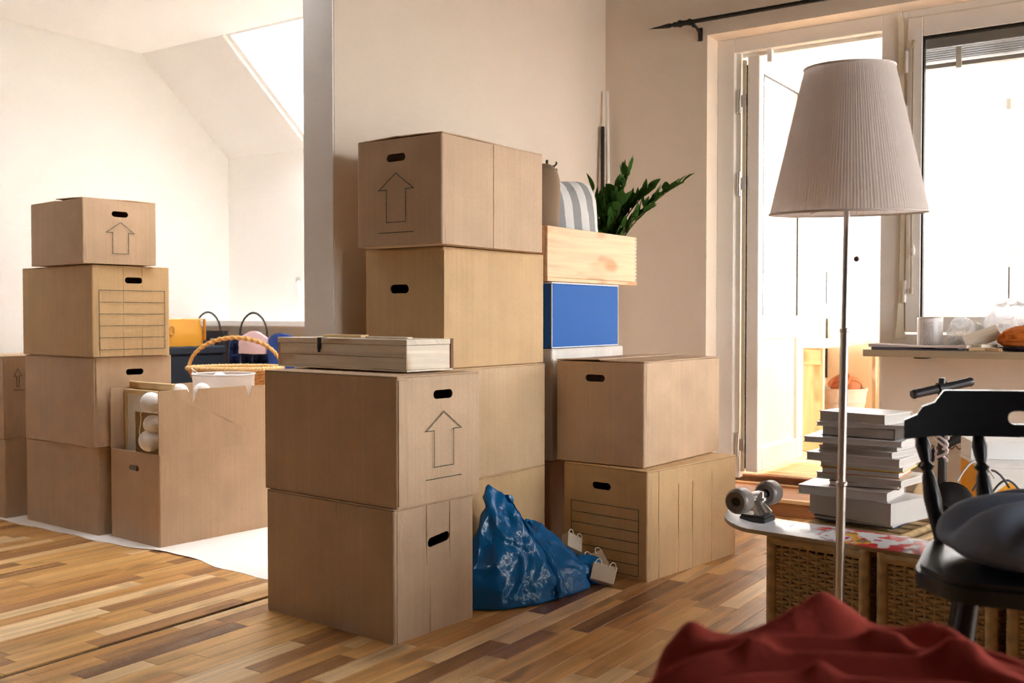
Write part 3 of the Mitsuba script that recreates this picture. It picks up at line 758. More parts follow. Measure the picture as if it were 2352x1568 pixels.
def pillow(w, h, d, n=30, seed=1, wr=0.006, corner=5.0):
    """A cushion standing upright: w along x, h along z, thickness d along y, rounded corners, its seam round the edge."""
    na = 4 * n
    a = np.linspace(0, 2 * np.pi, na, endpoint=False)
    ca, sa = np.cos(a), np.sin(a)
    k = (np.abs(ca) ** corner + np.abs(sa) ** corner) ** (-1 / corner)
    R = np.sin(np.linspace(0, 1, n) * np.pi / 2)[:, None]
    rr = k * (1 - 0.05 * np.abs(np.cos(2 * a)) ** 3)
    x, z = w / 2 * R * ca * rr, h / 2 * R * sa * rr
    y = d / 2 * np.maximum(1 - R ** 2.8, 0) ** 0.55 + 0 * x
    P = np.stack([x, y, z], -1)
    y = y + (meshkit.fbm(P * 13, 3, seed) - 0.5) * wr * 2 * (1 - R ** 6)
    f, b = np.stack([x, y, z], -1).reshape(-1, 3), np.stack([x, -y, z], -1).reshape(-1, 3)
    m = trimesh.Trimesh(np.vstack([f, b]), np.vstack([disc_faces(n, na, True), disc_faces(n, na, False, n * na)]), process=False)
    m.merge_vertices()
    m.fix_normals()
    return m


def stripes(v):
    s = (v[:, 0] / 0.044)
    k = np.floor(s + 100.25).astype(int)
    c = np.tile([0.80, 0.80, 0.78], (len(v), 1)).astype(float)
    c[(k % 2) == 0] = [0.36, 0.37, 0.37]
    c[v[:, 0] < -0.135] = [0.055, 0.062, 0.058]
    return c


sc_ = thing('striped_cushion', 'grey and white striped cushion standing in the pine crate', 'cushion')
sm_ = pillow(0.39, 0.42, 0.19, n=100, seed=3)
add('cover', sm_, 'vc_cloth', sc_, smooth=60, color=stripes, X=X_(-2.268, 3.725, 1.325, math.radians(72)) @ X_(0, 0, 0, 0, math.radians(-8)))
bc2 = thing('brown_cushion', 'plain brown cushion in the crate between striped cushion and top box', 'cushion')
add('cover', pillow(0.30, 0.44, 0.14, n=40, seed=5), 'vc_cloth', bc2, smooth=60, color=(0.30, 0.215, 0.145), X=X_(-2.265, 3.44, 1.34, math.radians(12)))
cs = thing('iron_candlestick', 'dark iron candlestick with curled arms rising behind the topmost box', 'candlestick')
base = np.array([-2.388, 3.80, 1.10])
add('stem', tube([base, base + [0, 0, 0.25], base + [0.0, 0, 0.53]], 0.006, 8), 'dark_metal', cs, smooth=40)
for i, zc in enumerate((0.45, 0.48, 0.51)):
    add('arm', tube([base + [0, 0, zc], base + [0.012, 0.015, zc - 0.008], base + [0.024, 0.025, zc - 0.004], base + [0.03, 0.032, zc + 0.006], base + [0.028, 0.030, zc + 0.014]], 0.004, 6), 'dark_metal', cs, smooth=40)
add('foot', lathe([[0, 0], [0.035, 0], [0.035, 0.008], [0.01, 0.02], [0, 0.02]], 18), 'dark_metal', cs, smooth=40, X=X_(*base))

# ------------------------------------------------------------------ plant in the crate
pl = thing('potted_plant', 'glossy green plant with arching leafy stems at the end of the pine crate', 'plant')
pb = np.array([-2.20, 3.995, 1.10])
add('pot', lathe([[0, 0], [0.045, 0], [0.06, 0.13], [0.054, 0.13], [0.042, 0.01], [0, 0.01]], 24), 'vc_matte', pl, smooth=40, color=(0.30, 0.13, 0.07), X=X_(*pb))
add('soil', lathe([[0, 0.11], [0.053, 0.115], [0.053, 0.10], [0, 0.10]], 20), 'vc_matte', pl, color=(0.04, 0.03, 0.02), X=X_(*pb))


def leaf_mesh(L, Wd, fold=0.25):
    ts = np.linspace(0, 1, 7)
    w = Wd / 2 * np.sin(np.pi * ts ** 0.85) ** 0.8
    v = []
    for t, a in zip(ts, w):
        dz = -0.18 * L * t * t
        v += [[t * L, -a, fold * a + dz], [t * L, 0, dz], [t * L, a, fold * a + dz]]
    f = []
    for i in range(6):
        for j in range(2):
            a = i * 3 + j
            f += [[a, a + 3, a + 4], [a, a + 4, a + 1]]
    return trimesh.Trimesh(v, f, process=False)


rl = np.random.default_rng(5)
R_ = cam(1, 0) ; Fd = cam(0, 1)
stems = [  # offsets at the tip along the picture's right, depth and up
    (0.34, 0.02, 0.33, 12, 0.34), (0.20, 0.05, 0.30, 11, 0.36), (0.10, -0.03, 0.37, 10, 0.40), (0.13, 0.02, 0.25, 9, 0.4), (0.24, -0.02, 0.27, 9, 0.4), (0.05, 0.02, 0.30, 8, 0.4), (0.02, 0.06, 0.26, 6, 0.3), (-0.06, 0.0, 0.29, 6, 0.3), (0.16, -0.05, 0.19, 6, 0.25), (0.06, -0.06, 0.22, 6, 0.3), (-0.02, -0.04, 0.2, 5, 0.3)]
for (a, b, up, nl, w) in stems:
    s0 = pb + R_ * rl.uniform(-0.02, 0.03) + np.array([0, 0, 0.11])
    tip = pb + R_ * a + Fd * b + np.array([0, 0, 0.11 + up])
    mid = s0 + (tip - s0) * 0.45 + np.array([0, 0, up * 0.28])
    tt = np.linspace(0, 1, 14)[:, None]
    c = (1 - tt) ** 2 * s0 + 2 * tt * (1 - tt) * mid + tt ** 2 * tip
    add('stem', tube(c, np.linspace(0.0042, 0.0018, 14), 6), 'vc_gloss', pl, smooth=50, color=(0.10, 0.10, 0.035))
    for i in range(nl):
        f = 0.24 + 0.76 * i / (nl - 1)
        p = (1 - f) ** 2 * s0 + 2 * f * (1 - f) * mid + f ** 2 * tip
        d = 2 * (1 - f) * (mid - s0) + 2 * f * (tip - mid)
        d /= np.linalg.norm(d)
        side = np.cross(d, [0, 0, 1.0])
        side /= np.linalg.norm(side)
        up_ = np.cross(side, d)
        for s in (-1, 1):
            ang = rl.uniform(0.75, 1.15) if i < nl - 1 else 0.45
            dirv = d * math.cos(ang) + (side * s * rl.uniform(0.5, 1.0) + up_ * rl.uniform(0.1, 0.9)) * math.sin(ang)
            dirv /= np.linalg.norm(dirv)
            nn = up_ + side * s * rl.uniform(-0.6, 0.6) + rl.normal(0, 0.25, 3)
            nn -= dirv * np.dot(nn, dirv)
            nn /= np.linalg.norm(nn)
            M = np.eye(4)
            M[:3, 0], M[:3, 1], M[:3, 2], M[:3, 3] = dirv, np.cross(nn, dirv), nn, p
            add('leaf', leaf_mesh(rl.uniform(0.066, 0.092), rl.uniform(0.032, 0.044)), 'leaf_green', pl, smooth=60, X=M)

# ------------------------------------------------------------------ wooden case on the front stack
wc = thing('wooden_case', 'flat pale wooden case with a dark clasp lying on the front stack', 'case')
Xw = X_(-1.985, 2.365, 0.7795, -math.radians(5.0))
w_, d_, h_ = 0.612, 0.20, 0.098
for i in range(2):
    add('front_board', bx(-w_ + 0.012, 0, 0.0, 0.012, 0.006 + i * 0.0375, 0.0425 + i * 0.0375, 0.0008), 'wood', wc, X=Xw, uv=wu(1, 0))
add('rear_board', bx(-w_ + 0.012, 0, d_ - 0.012, d_, 0.006, 0.08, 0.001), 'wood', wc, X=Xw, uv=wu(1, 0))
add('end_board', bx(-0.012, 0.001, 0.001, d_ - 0.008, 0.006, 0.08, 0.001), 'wood', wc, X=Xw, uv=wu(1, 1))
add('end_board', bx(-w_, -w_ + 0.012, 0.0, d_, 0.006, 0.08, 0.001), 'wood', wc, X=Xw, uv=wu(1, 1))
add('bottom', bx(-w_, 0.003, -0.001, d_ + 0.004, 0.0, 0.0055, 0.001), 'wood', wc, X=Xw, uv=wu(1, 0))
add('lid', bx(-w_ - 0.001, 0.003, -0.002, d_ + 0.004, 0.081, h_, 0.001), 'wood', wc, X=Xw, uv=wu(1, 0))
add('corner_strip', bx(-0.001, 0.005, d_ - 0.008, d_ + 0.005, 0.0055, 0.0985, 0.001), 'vc_matte', wc, X=Xw, color=(0.25, 0.13, 0.07))
add('clasp', [bx(-0.405, -0.388, -0.0045, -0.001, 0.062, 0.098, 0.001), bx(-0.402, -0.391, -0.006, -0.002, 0.052, 0.066, 0.001), tube([[-0.3965, -0.007, 0.072], [-0.3965, -0.003, 0.072]], 0.006, 10), bx(-0.405, -0.385, -0.004, 0.02, 0.0975, 0.0995, 0)], 'dark_metal', wc, X=Xw, smooth=40)
add('pale_lath', bx(-0.235, -0.045, 0.05, 0.072, 0.0985, 0.1045, 0.001), 'wood', X=Xw, uv=wu(1, 0), label='thin pale wooden slat lying on the right of the wooden case', cat='lath')
add('brown_lath', bx(-0.50, -0.31, 0.10, 0.135, 0.0985, 0.1075, 0.001), 'wood', X=Xw, uv=wu(5, 0), label='short brown wooden strip lying on the left of the wooden case', cat='lath')

# ------------------------------------------------------------------ open carton in the alcove
ob = thing('open_cardboard_box', 'open cardboard box with raised notched flap full of picture frames and paper balls', 'box')
On, Oyaw, Odl, Odr, Oh = (-3.517, 2.628), 5.0, 0.375, 0.60, 0.379
Xo = X_(On[0], On[1], 0.0015, -math.radians(Oyaw))
ouv = carton_uv(0, Odl, Odr)
add('body', carton_body(Odl, Odr, Oh, [('L', 0.19, 0.31, 0.078, 0.024, 0)], 40, bulge=0.002), 'card', ob, smooth=32, uv=ouv, X=Xo)
fp = sg.Polygon([(0, 0), (Odr, 0), (Odr, 0.26), (0.465, 0.26), (0.447, 0.212), (0.44, 0.21), (0.428, 0.262), (0.188, 0.262), (0.168, 0.205), (0.158, 0.2), (0.135, 0.262), (0, 0.262)])
fm = prism(fp, 0.005)
fm.apply_transform(np.array([[0, 0, -1, 0.0], [1, 0, 0, 0], [0, 1, 0, Oh], [0, 0, 0, 1.0]]))
add('side_flap', fm, 'card', ob, uv=ouv, X=Xo, label='raised long flap with two notches')
fm = bx(-Odl, -Odl + 0.005, 0, Odr, Oh, Oh + 0.262, 0.001)
add('side_flap', fm, 'card', ob, uv=ouv, X=Xo)


def in_ob(M):
    return Xo @ M


# picture frames standing in it
pf = thing('picture_frame', 'gilt picture frame with white mat standing in the open cardboard box', 'picture frame')
fw, fh = 0.34, 0.60
Xf = in_ob(X_(-0.366, 0.062, 0.032))
for a in ((0, fw, 0, 0.018), (0, fw, fh - 0.018, fh)):
    add('moulding', bx(a[0], a[1], 0, 0.016, a[2], a[3], 0.003), 'wood', pf, X=Xf, uv=wu(5, 0))
for a in ((0, 0.018), (fw - 0.018, fw)):
    add('moulding', bx(a[0], a[1], -0.0005, 0.0165, 0.018, fh - 0.018, 0.003), 'wood', pf, X=Xf, uv=wu(5, 2))
mt = prism(sg.box(0.017, 0.017, fw - 0.017, fh - 0.017).difference(sg.box(0.075, 0.075, fw - 0.06, fh - 0.095)), 0.003)
mt.apply_transform(np.array([[1, 0, 0, 0], [0, 0, 1, 0.005], [0, 1, 0, 0], [0, 0, 0, 1.0]]))
mt.invert()
add('mat_board', mt, 'vc_matte', pf, X=Xf, color=(0.84, 0.84, 0.80))
add('backing', bx(0.017, fw - 0.017, 0.009, 0.012, 0.017, fh - 0.017, 0), 'vc_matte', pf, X=Xf, color=(0.33, 0.20, 0.08))
pf2 = thing('picture_frame', 'larger pale wooden frame right behind the gilt picture frame', 'picture frame')
Xf2 = in_ob(X_(-0.366, 0.084, 0.03))
for a in ((0, 0.33, 0, 0.03), (0, 0.33, 0.604, 0.634)):
    add('moulding', bx(a[0], a[1], 0, 0.018, a[2], a[3], 0.003), 'wood', pf2, X=Xf2, uv=wu(5, 0))
for a in ((0, 0.03), (0.30, 0.33)):
    add('moulding', bx(a[0], a[1], 0, 0.018, 0.03, 0.604, 0.003), 'wood', pf2, X=Xf2, uv=wu(5, 2))
add('backing', bx(0.025, 0.305, 0.008, 0.012, 0.025, 0.61, 0), 'vc_matte', pf2, X=Xf2, color=(0.62, 0.48, 0.26))
# white drum lampshade
ds = thing('drum_lampshade', 'white fabric drum shade with a thin rim lying in the open cardboard box', 'lampshade')
Dc = in_ob(X_(-0.10 - 0.045, 0.415, 0.40))
an = np.linspace(0, 2 * np.pi, 73)[:-1]
sk = []
for z_, r_ in ((0.0, 0.128), (0.04, 0.132), (0.10, 0.130), (0.18, 0.131), (0.25, 0.133), (0.288, 0.135)):
    w_r = 0.004 * np.sin(an * 18 + 1.3 * z_ * 20) * (1 - z_ / 0.3) + r_
    sk.append(np.stack([np.cos(an) * w_r, np.sin(an) * w_r * 1.0, an * 0 + z_], 1))
sk = np.array(sk)
nn_ = len(an)
F = []
for i in range(len(sk) - 1):
    for j in range(nn_):
        a, b = i * nn_ + j, i * nn_ + (j + 1) % nn_
        F += [[a, b, b + nn_], [a, b + nn_, a + nn_]]
add('fabric', trimesh.Trimesh(sk.reshape(-1, 3), F, process=False), 'shade_cloth', ds, smooth=60, X=Dc)
add('rim', tube(np.stack([np.cos(an) * 0.136, np.sin(an) * 0.136, an * 0 + 0.288], 1), 0.0035, 8, closed=True), 'vc_gloss', ds, smooth=60, X=Dc, color=(0.75, 0.76, 0.78))
add('lower_ring', tube(np.stack([np.cos(an) * 0.129, np.sin(an) * 0.129, an * 0], 1), 0.003, 8, closed=True), 'vc_gloss', ds, smooth=60, X=Dc, color=(0.75, 0.76, 0.78))
add('tie_cord', [tube([[-0.13, -0.04, 0.285], [-0.155, -0.06, 0.27 + 0.02 * i], [-0.15, -0.045, 0.24 + 0.01 * i]], 0.0025, 6) for i in range(3)], 'vc_cloth', ds, X=Dc, smooth=40, color=(0.8, 0.8, 0.78))
# paper balls of a light string
for i, (x, y_, z_) in enumerate([(-0.088, 0.014, 0.432), (-0.078, 0.020, 0.500), (-0.078, 0.014, 0.590), (-0.042, 0.125, 0.628), (-0.045, 0.235, 0.625), (-0.155, 0.40, 0.66)]):
    bb = trimesh.creation.icosphere(3, [0.046, 0.038, 0.043, 0.036, 0.036, 0.036][i])
    v = np.array(bb.vertices)
    v += v * 0.03 * (meshkit.fbm(v * 60 + i, 2)[:, None] - 0.5)
    bb.vertices = v
    lab = ['lowest white paper ball, largest, in the open box', 'white paper ball second from the bottom beside the gilt frame', 'white paper ball beside the upper part of the gilt frame', 'white paper ball at the top corner of the raised flap', 'white paper ball behind the notch of the raised flap', 'white paper ball lying inside the white drum shade'][i]
    kb = add('paper_ball', bb, 'vc_cloth', smooth=60, color=(0.88, 0.88, 0.87), X=in_ob(X_(x, y_, z_)), label=lab, cat='paper ball', group='white paper balls in the open box')
add('ball_cord', tube([(in_ob(X_(*p)))[:3, 3] for p in [(-0.14, 0.01, 0.395), (-0.142, 0.005, 0.42), (-0.115, -0.018, 0.47), (-0.09, -0.024, 0.53), (-0.085, -0.032, 0.545), (-0.065, -0.032, 0.56)]], 0.002, 6), 'vc_cloth', color=(0.75, 0.72, 0.6), smooth=50, label='thin pale cord running between the white paper balls', cat='cord')

# ------------------------------------------------------------------ things behind the open carton
carton('low cardboard box behind the open box, carrying the wicker basket', (-3.70, 3.30), 2, 0.56, 0.34, 0.555, 0, tint=1)
nc = thing('navy_chest', 'dark navy storage box right behind the left tower', 'storage box')
add('body', bx(-5.04, -4.575, 3.30, 3.86, 0.0, 0.735, 0.008), 'vc_matte', nc, color=(0.018, 0.026, 0.042))
add('lid', bx(-5.05, -4.568, 3.292, 3.868, 0.735, 0.782, 0.008), 'vc_matte', nc, color=(0.022, 0.030, 0.048))


def bag_body(w, d, h, taper=0.85, seed=0, wr=0.006, slump=0.0):
    m = trimesh.creation.box([1, 1, 1])
    for _ in range(4):
        m = m.subdivide()
    v = np.array(m.vertices)
    z = v[:, 2] + 0.5
    sx = 1 - 0.08 * z
    sy = 1 - (1 - taper) * z
    bul = 1 + 0.12 * np.sin(np.pi * z)
    rx = 1 - 0.10 * np.abs(v[:, 1] * 2) ** 4
    ryy = 1 - 0.16 * np.abs(v[:, 0] * 2) ** 4
    o = np.stack([v[:, 0] * w * sx * rx, v[:, 1] * d * sy * bul * ryy, z * h - slump * z * (v[:, 0] * 2) ** 2], 1)
    o += (meshkit.fbm(o * 14 + seed, 3, seed)[:, None] - 0.5) * wr * 2 * np.array([1, 1, 0.4])
    m.vertices = o
    return m


yb = thing('yellow_handbag', 'mustard yellow leather handbag lying on the navy storage box', 'handbag')
Xy = X_(-4.66, 3.60, 0.783, math.radians(92))
add('body', bag_body(0.31, 0.13, 0.148, 0.8, 3), 'vc_gloss', yb, smooth=40, X=Xy, color=(0.62, 0.30, 0.035))
add('top_edge', bx(-0.145, 0.145, -0.05, 0.05, 0.143, 0.152, 0.004), 'vc_gloss', yb, X=Xy, color=(0.75, 0.60, 0.32))
add('ring', tube(np.stack([np.cos(an[::3]) * 0.016 - 0.09, an[::3] * 0 - 0.072, np.sin(an[::3]) * 0.024 + 0.085], 1), 0.0035, 6, closed=True), 'vc_gloss', yb, X=Xy, smooth=50, color=(0.45, 0.22, 0.04))
add('side_tab', bx(0.135, 0.145, -0.075, -0.055, 0.03, 0.15, 0.003), 'vc_gloss', yb, X=Xy, color=(0.55, 0.24, 0.03))


def handle(w, h, r, y):
    a = np.linspace(0, np.pi, 18)
    return tube(np.stack([-np.cos(a) * w / 2 * (0.82 + 0.18 * np.cos(a) ** 2), a * 0 + y, np.sin(a) ** 0.75 * h], 1), r, 8)


pt_ = thing('pine_bench', 'low brown wooden bench under the handbags in the alcove', 'bench')
add('seat', bx(-5.05, -3.85, 3.965, 4.15, 0.58, 0.615, 0.003), 'wood', pt_, uv=wu(2, 0))
add('seat_board', bx(-4.53, -3.85, 3.70, 3.96, 0.58, 0.615, 0.003), 'wood', pt_, uv=wu(2, 0))
for a, b in ((-4.52, 3.71), (-3.89, 3.71), (-5.03, 4.08), (-3.89, 4.08)):
    add('leg', bx(a, a + 0.035, b, b + 0.035, 0, 0.58, 0.002), 'wood', pt_, uv=wu(2, 2))
add('back_board', bx(-4.16, -3.86, 4.055, 4.075, 0.615, 0.80, 0.003), 'wood', pt_, uv=wu(2, 0))
hb = thing('black_handbag', 'black leather handbag with a looped handle next to the yellow one', 'handbag')
Xh = X_(-4.86, 4.035, 0.616, math.radians(32))
add('body', bag_body(0.16, 0.12, 0.245, 0.75, 8), 'vc_gloss', hb, smooth=40, X=Xh, color=(0.016, 0.017, 0.024))
add('handle', handle(0.15, 0.13, 0.0055, -0.03), 'vc_gloss', hb, smooth=50, X=Xh @ X_(-0.035, 0, 0.225), color=(0.02, 0.021, 0.024))
add('clasp', bx(-0.012, 0.012, -0.066, -0.055, 0.13, 0.20, 0.003), 'metal', hb, X=Xh)


def tartan(v):
    c = np.tile([0.012, 0.022, 0.075], (len(v), 1)).astype(float)
    a = (v[:, 0] * 14) % 1
    b = (v[:, 2] * 14) % 1
    c[a < 0.3] *= 0.35
    c[b < 0.3] *= 0.45
    c[(a > 0.62) & (a < 0.7)] = [0.11, 0.10, 0.20]
    c[(b > 0.62) & (b < 0.7)] = [0.03, 0.05, 0.15]
    return c


tb = thing('tartan_bag', 'dark blue tartan tote with a looped black handle behind the wicker basket', 'bag')
Xt = X_(-4.35, 3.845, 0.616, math.radians(24))
mt_ = bag_body(0.24, 0.13, 0.235, 0.7, 12, slump=0.03)
mt_ = mt_.subdivide()
add('body', mt_, 'vc_cloth', tb, smooth=40, X=Xt, color=tartan)
add('handle', handle(0.16, 0.135, 0.0055, 0.02), 'vc_gloss', tb, smooth=50, X=Xt @ X_(0.015, 0, 0.215), color=(0.02, 0.021, 0.024))
add('pink_cloth', bag_body(0.17, 0.05, 0.12, 0.6, 15, 0.01, 0.04), 'vc_cloth', smooth=50, X=X_(-4.27, 3.80, 0.745, math.radians(24)), color=(0.62, 0.46, 0.50), label='pale pink cloth hanging out of the tartan tote', cat='cloth')
add('blue_cloth', bag_body(0.13, 0.14, 0.24, 0.3, 17, 0.012, 0.02), 'vc_cloth', smooth=50, X=X_(-4.13, 3.87, 0.616, math.radians(24)), color=(0.03, 0.06, 0.22), label='crumpled royal blue garment right of the tartan tote', cat='garment')
# wicker basket with an arched handle
wk = thing('wicker_basket', 'golden wicker basket with a tall arched handle behind the white drum shade', 'basket')
Wc_ = X_(-3.985, 3.43, 0.556, math.radians(33))


def weave_ring(r, z, nst, amp, ph, rad, n=96, ex=1.0):
    a = np.linspace(0, 2 * np.pi, n, endpoint=False)
    rr = r + amp * np.sin(a * nst / 2 + ph)
    return tube(np.stack([np.cos(a) * rr * ex, np.sin(a) * rr, z + 0 * a], 1), rad, 5, closed=True)


rows = []
for i in range(13):
    z = 0.01 + i * 0.0095
    rows.append(weave_ring(0.125 + 0.05 * (z / 0.13), z + 0, 32, 0.004, (i % 2) * np.pi, 0.0052, ex=1.3))
add('woven_side', rows, 'vc_matte', wk, smooth=50, X=Wc_, color=lambda v: np.array([0.52, 0.26, 0.09]) * (0.7 + 0.6 * meshkit.noise(v * 70)[:, None]))
add('base', lathe([[0, 0.0], [0.125, 0.0], [0.125, 0.01], [0, 0.01]], 32), 'vc_matte', wk, X=Wc_ @ np.diag([1.3, 1, 1, 1]), color=(0.5, 0.27, 0.1))
a_ = np.linspace(0, 2 * np.pi, 120, endpoint=False)
add('rim', [tube(np.stack([np.cos(a_) * (0.178 + 0.006 * np.cos(a_ * 26 + p)) * 1.3, np.sin(a_) * (0.178 + 0.006 * np.cos(a_ * 26 + p)), 0.135 + 0.007 * np.sin(a_ * 26 + p)], 1), 0.0062, 6, closed=True) for p in (0, 2.1, 4.2)],
    'vc_matte', wk, smooth=50, X=Wc_, color=(0.74, 0.52, 0.26))
th_ = np.linspace(0, np.pi, 60)
core = np.stack([-np.cos(th_) * 0.232, th_ * 0, 0.13 + np.sin(th_) * 0.155], 1)
add('handle', [tube(core, 0.009, 8)] + [tube(core + np.stack([0 * th_, 0.010 * np.cos(th_ * 22 + p), 0.010 * np.sin(th_ * 22 + p)], 1), 0.0045, 5) for p in (0, np.pi)], 'vc_matte', wk, smooth=50, X=Wc_, color=(0.60, 0.35, 0.13))

# ------------------------------------------------------------------ protective paper under the alcove cartons
xs = np.linspace(-5.05, -2.63, 60)
ed = 2.575 - 0.02 * np.clip((xs + 3.3) / 0.6, 0, 1) * 2.2 + 0.018 * np.sin(xs * 7.0) * np.exp(-((xs + 3.35) / 0.6) ** 2) + 0.006 * np.sin(xs * 23)
ed = np.where(xs < -4.55, ed + (-4.55 - xs) * 0.15, ed)
rows = []
ts = np.linspace(0, 1, 18)
for t in ts:
    yy = ed + (3.7 - ed) * t
    cz = 0.0012 + 0.0 * xs
    if t == 0:
        cz = cz + 0.006 * np.clip(np.sin(xs * 5.2 + 0.8), 0, 1) * np.exp(-((xs + 3.2) / 0.35) ** 2)
    rows.append(np.stack([xs, yy, cz], 1))
rows = np.array(rows)
n0, n1 = rows.shape[:2]
F = []
for i in range(n0 - 1):
    for j in range(n1 - 1):
        a = i * n1 + j
        F += [[a, a + 1, a + n1 + 1], [a, a + n1 + 1, a + n1]]
pv = rows.reshape(-1, 3)
pm = trimesh.Trimesh(np.vstack([pv, pv - [0, 0, 0.0009]]), np.vstack([F, np.array(F)[:, ::-1] + len(pv)]), process=False)
add('floor_paper', pm, 'vc_matte', smooth=40, color=(0.86, 0.86, 0.86), label='white protective paper sheet with a wavy edge on the floor under the alcove boxes', cat='paper sheet')

# ------------------------------------------------------------------ blue plastic bag with gift bags
bp = thing('blue_plastic_bag', 'shiny crumpled blue plastic bag leaning against the box behind it', 'bag')

def hull_of(pts, r=0.014):
    m = m3.Manifold.batch_hull([m3.Manifold.sphere(r, 12).translate(list(map(float, p))) for p in pts])
    return m


tent = hull_of([(-1.985, 2.795, 0.365), (-1.955, 2.835, 0.345), (-1.925, 2.875, 0.25), (-2.035, 2.75, 0.16), (-2.045, 2.90, 0.17), (-1.985, 2.67, 0.10), (-2.03, 2.68, 0.03), (-1.945, 2.648, 0.075), (-1.84, 2.775, 0.085), (-1.80, 2.87, 0.085), (-1.87, 2.685, 0.06),
                (-2.01, 2.68, 0.014), (-1.94, 2.64, 0.014), (-1.86, 2.69, 0.014), (-1.80, 2.80, 0.014), (-1.775, 2.93, 0.014), (-1.85, 3.03, 0.014), (-2.04, 2.95, 0.014)])
# the tent's slopes sag inwards a little between the peak and the base
lobe = hull_of([(-1.965, 2.985, 0.225), (-1.945, 3.02, 0.215), (-1.815, 2.93, 0.085), (-1.775, 3.05, 0.07), (-1.86, 3.12, 0.11), (-1.93, 3.13, 0.13), (-1.77, 2.95, 0.014), (-1.76, 3.07, 0.014), (-1.85, 3.15, 0.014), (-2.0, 3.05, 0.014), (-2.02, 3.0, 0.10)])
mouth = hull_of([(-1.80, 3.08, 0.075), (-1.775, 3.14, 0.065), (-1.79, 3.18, 0.075), (-1.85, 3.17, 0.085), (-1.765, 3.13, 0.014), (-1.785, 3.19, 0.016), (-1.85, 3.18, 0.014)])
bm_ = as_tm((tent + lobe + mouth).refine_to_length(0.011))
trimesh.smoothing.filter_taubin(bm_, lamb=0.5, nu=0.53, iterations=10)
v = np.array(bm_.vertices)
nrm = np.array(bm_.vertex_normals)
q = np.stack([v[:, 0] * 17 + v[:, 1] * 5, v[:, 1] * 15 - v[:, 0] * 4, v[:, 2] * 6.5], 1)
warp = meshkit.fbm(v * 7, 2, 3)[:, None] * 2.2
r1 = np.abs(meshkit.fbm(q * 0.62 + warp, 2, 4) - 0.5) * 2
r2 = np.abs(meshkit.fbm(q * 1.7 + warp, 2, 9) - 0.5) * 2
hgt = np.clip(v[:, 2] / 0.05, 0.1, 1)
v += nrm * (((0.30 - r1) * 0.030 + (0.25 - r2) * 0.011 - 0.008) * hgt)[:, None]
v[:, 2] = np.maximum(v[:, 2], 0.002)
v[:, 0] = np.maximum(v[:, 0], -2.06)
bm_.vertices = v
add('body', bm_, 'blue_plastic', bp, smooth=38)


def lumpy(pts, r, seed, sides=28, amp=0.18):
    tt = np.linspace(0, 1, len(pts))
    s = np.linspace(0, 1, 60)
    pp = np.stack([np.interp(s, tt, np.array(pts)[:, k]) for k in range(3)], 1)
    for k in range(3):
        pp[1:-1] = (pp[:-2] + pp[1:-1] * 2 + pp[2:]) / 4
    rr = np.interp(s, tt, r)
    m = tube(pp, rr, sides)
    v = np.array(m.vertices)
    n = m.vertex_normals
    d = 1 - 2 * np.abs(meshkit.fbm(v * 22, 3, seed) - 0.5)
    m.vertices = v + n * ((d - 0.8) * amp * 0.12)[:, None]
    v = np.array(m.vertices)
    v[:, 2] = np.maximum(v[:, 2], 0.002)
    m.vertices = v
    return m


add('strap_roll', lumpy([[-1.955, 2.965, 0.225], [-1.925, 2.955, 0.19], [-1.86, 2.94, 0.125], [-1.80, 2.915, 0.075], [-1.768, 2.895, 0.03], [-1.765, 2.885, 0.01]], [0.012, 0.02, 0.024, 0.022, 0.018, 0.01], 3, amp=0.10), 'blue_plastic', bp, smooth=50)
for i, (x, y_, z, rz, rx, ry_, w, h) in enumerate([(-1.735, 3.135, 0.042, 0.5, -0.5, 0.25, 0.085, 0.062), (-1.80, 3.20, 0.062, 0.9, -0.75, -0.3, 0.07, 0.06), (-1.905, 3.205, 0.115, 1.1, -0.6, 0.5, 0.07, 0.06)]):
    g = thing('gift_bag', ['small cream paper gift bag with string handles in front of the ruled box', 'beige paper gift bag poking up behind the blue bag', 'pale paper gift bag at the back of the blue bag, nearest the dark corner'][i], 'gift bag', 'paper gift bags beside the blue plastic bag')
    Xg = X_(x, y_, z, rz, rx, ry_)
    add('body', bx(-w / 2, w / 2, -0.018, 0.018, -h / 2, h / 2, 0.001), 'vc_matte', g, X=Xg, color=[(0.60, 0.50, 0.38), (0.42, 0.31, 0.20), (0.55, 0.47, 0.37)][i])
    for s in (-1, 1):
        add('string_handle', tube(np.stack([np.cos(np.linspace(0, np.pi, 12)) * 0.012 + s * w * 0.3, 0 * np.linspace(0, 1, 12) - 0.019, h * 0.35 + np.sin(np.linspace(0, np.pi, 12)) * 0.022], 1), 0.0018, 6), 'vc_cloth', g, X=Xg, smooth=50, color=(0.75, 0.70, 0.62))

# ------------------------------------------------------------------ rattan baskets
RA = (0.50, 0.345, 0.175)


def rattan_color(v):
    return np.array(RA) * (0.72 + 0.55 * meshkit.noise(v * 60)[:, None])


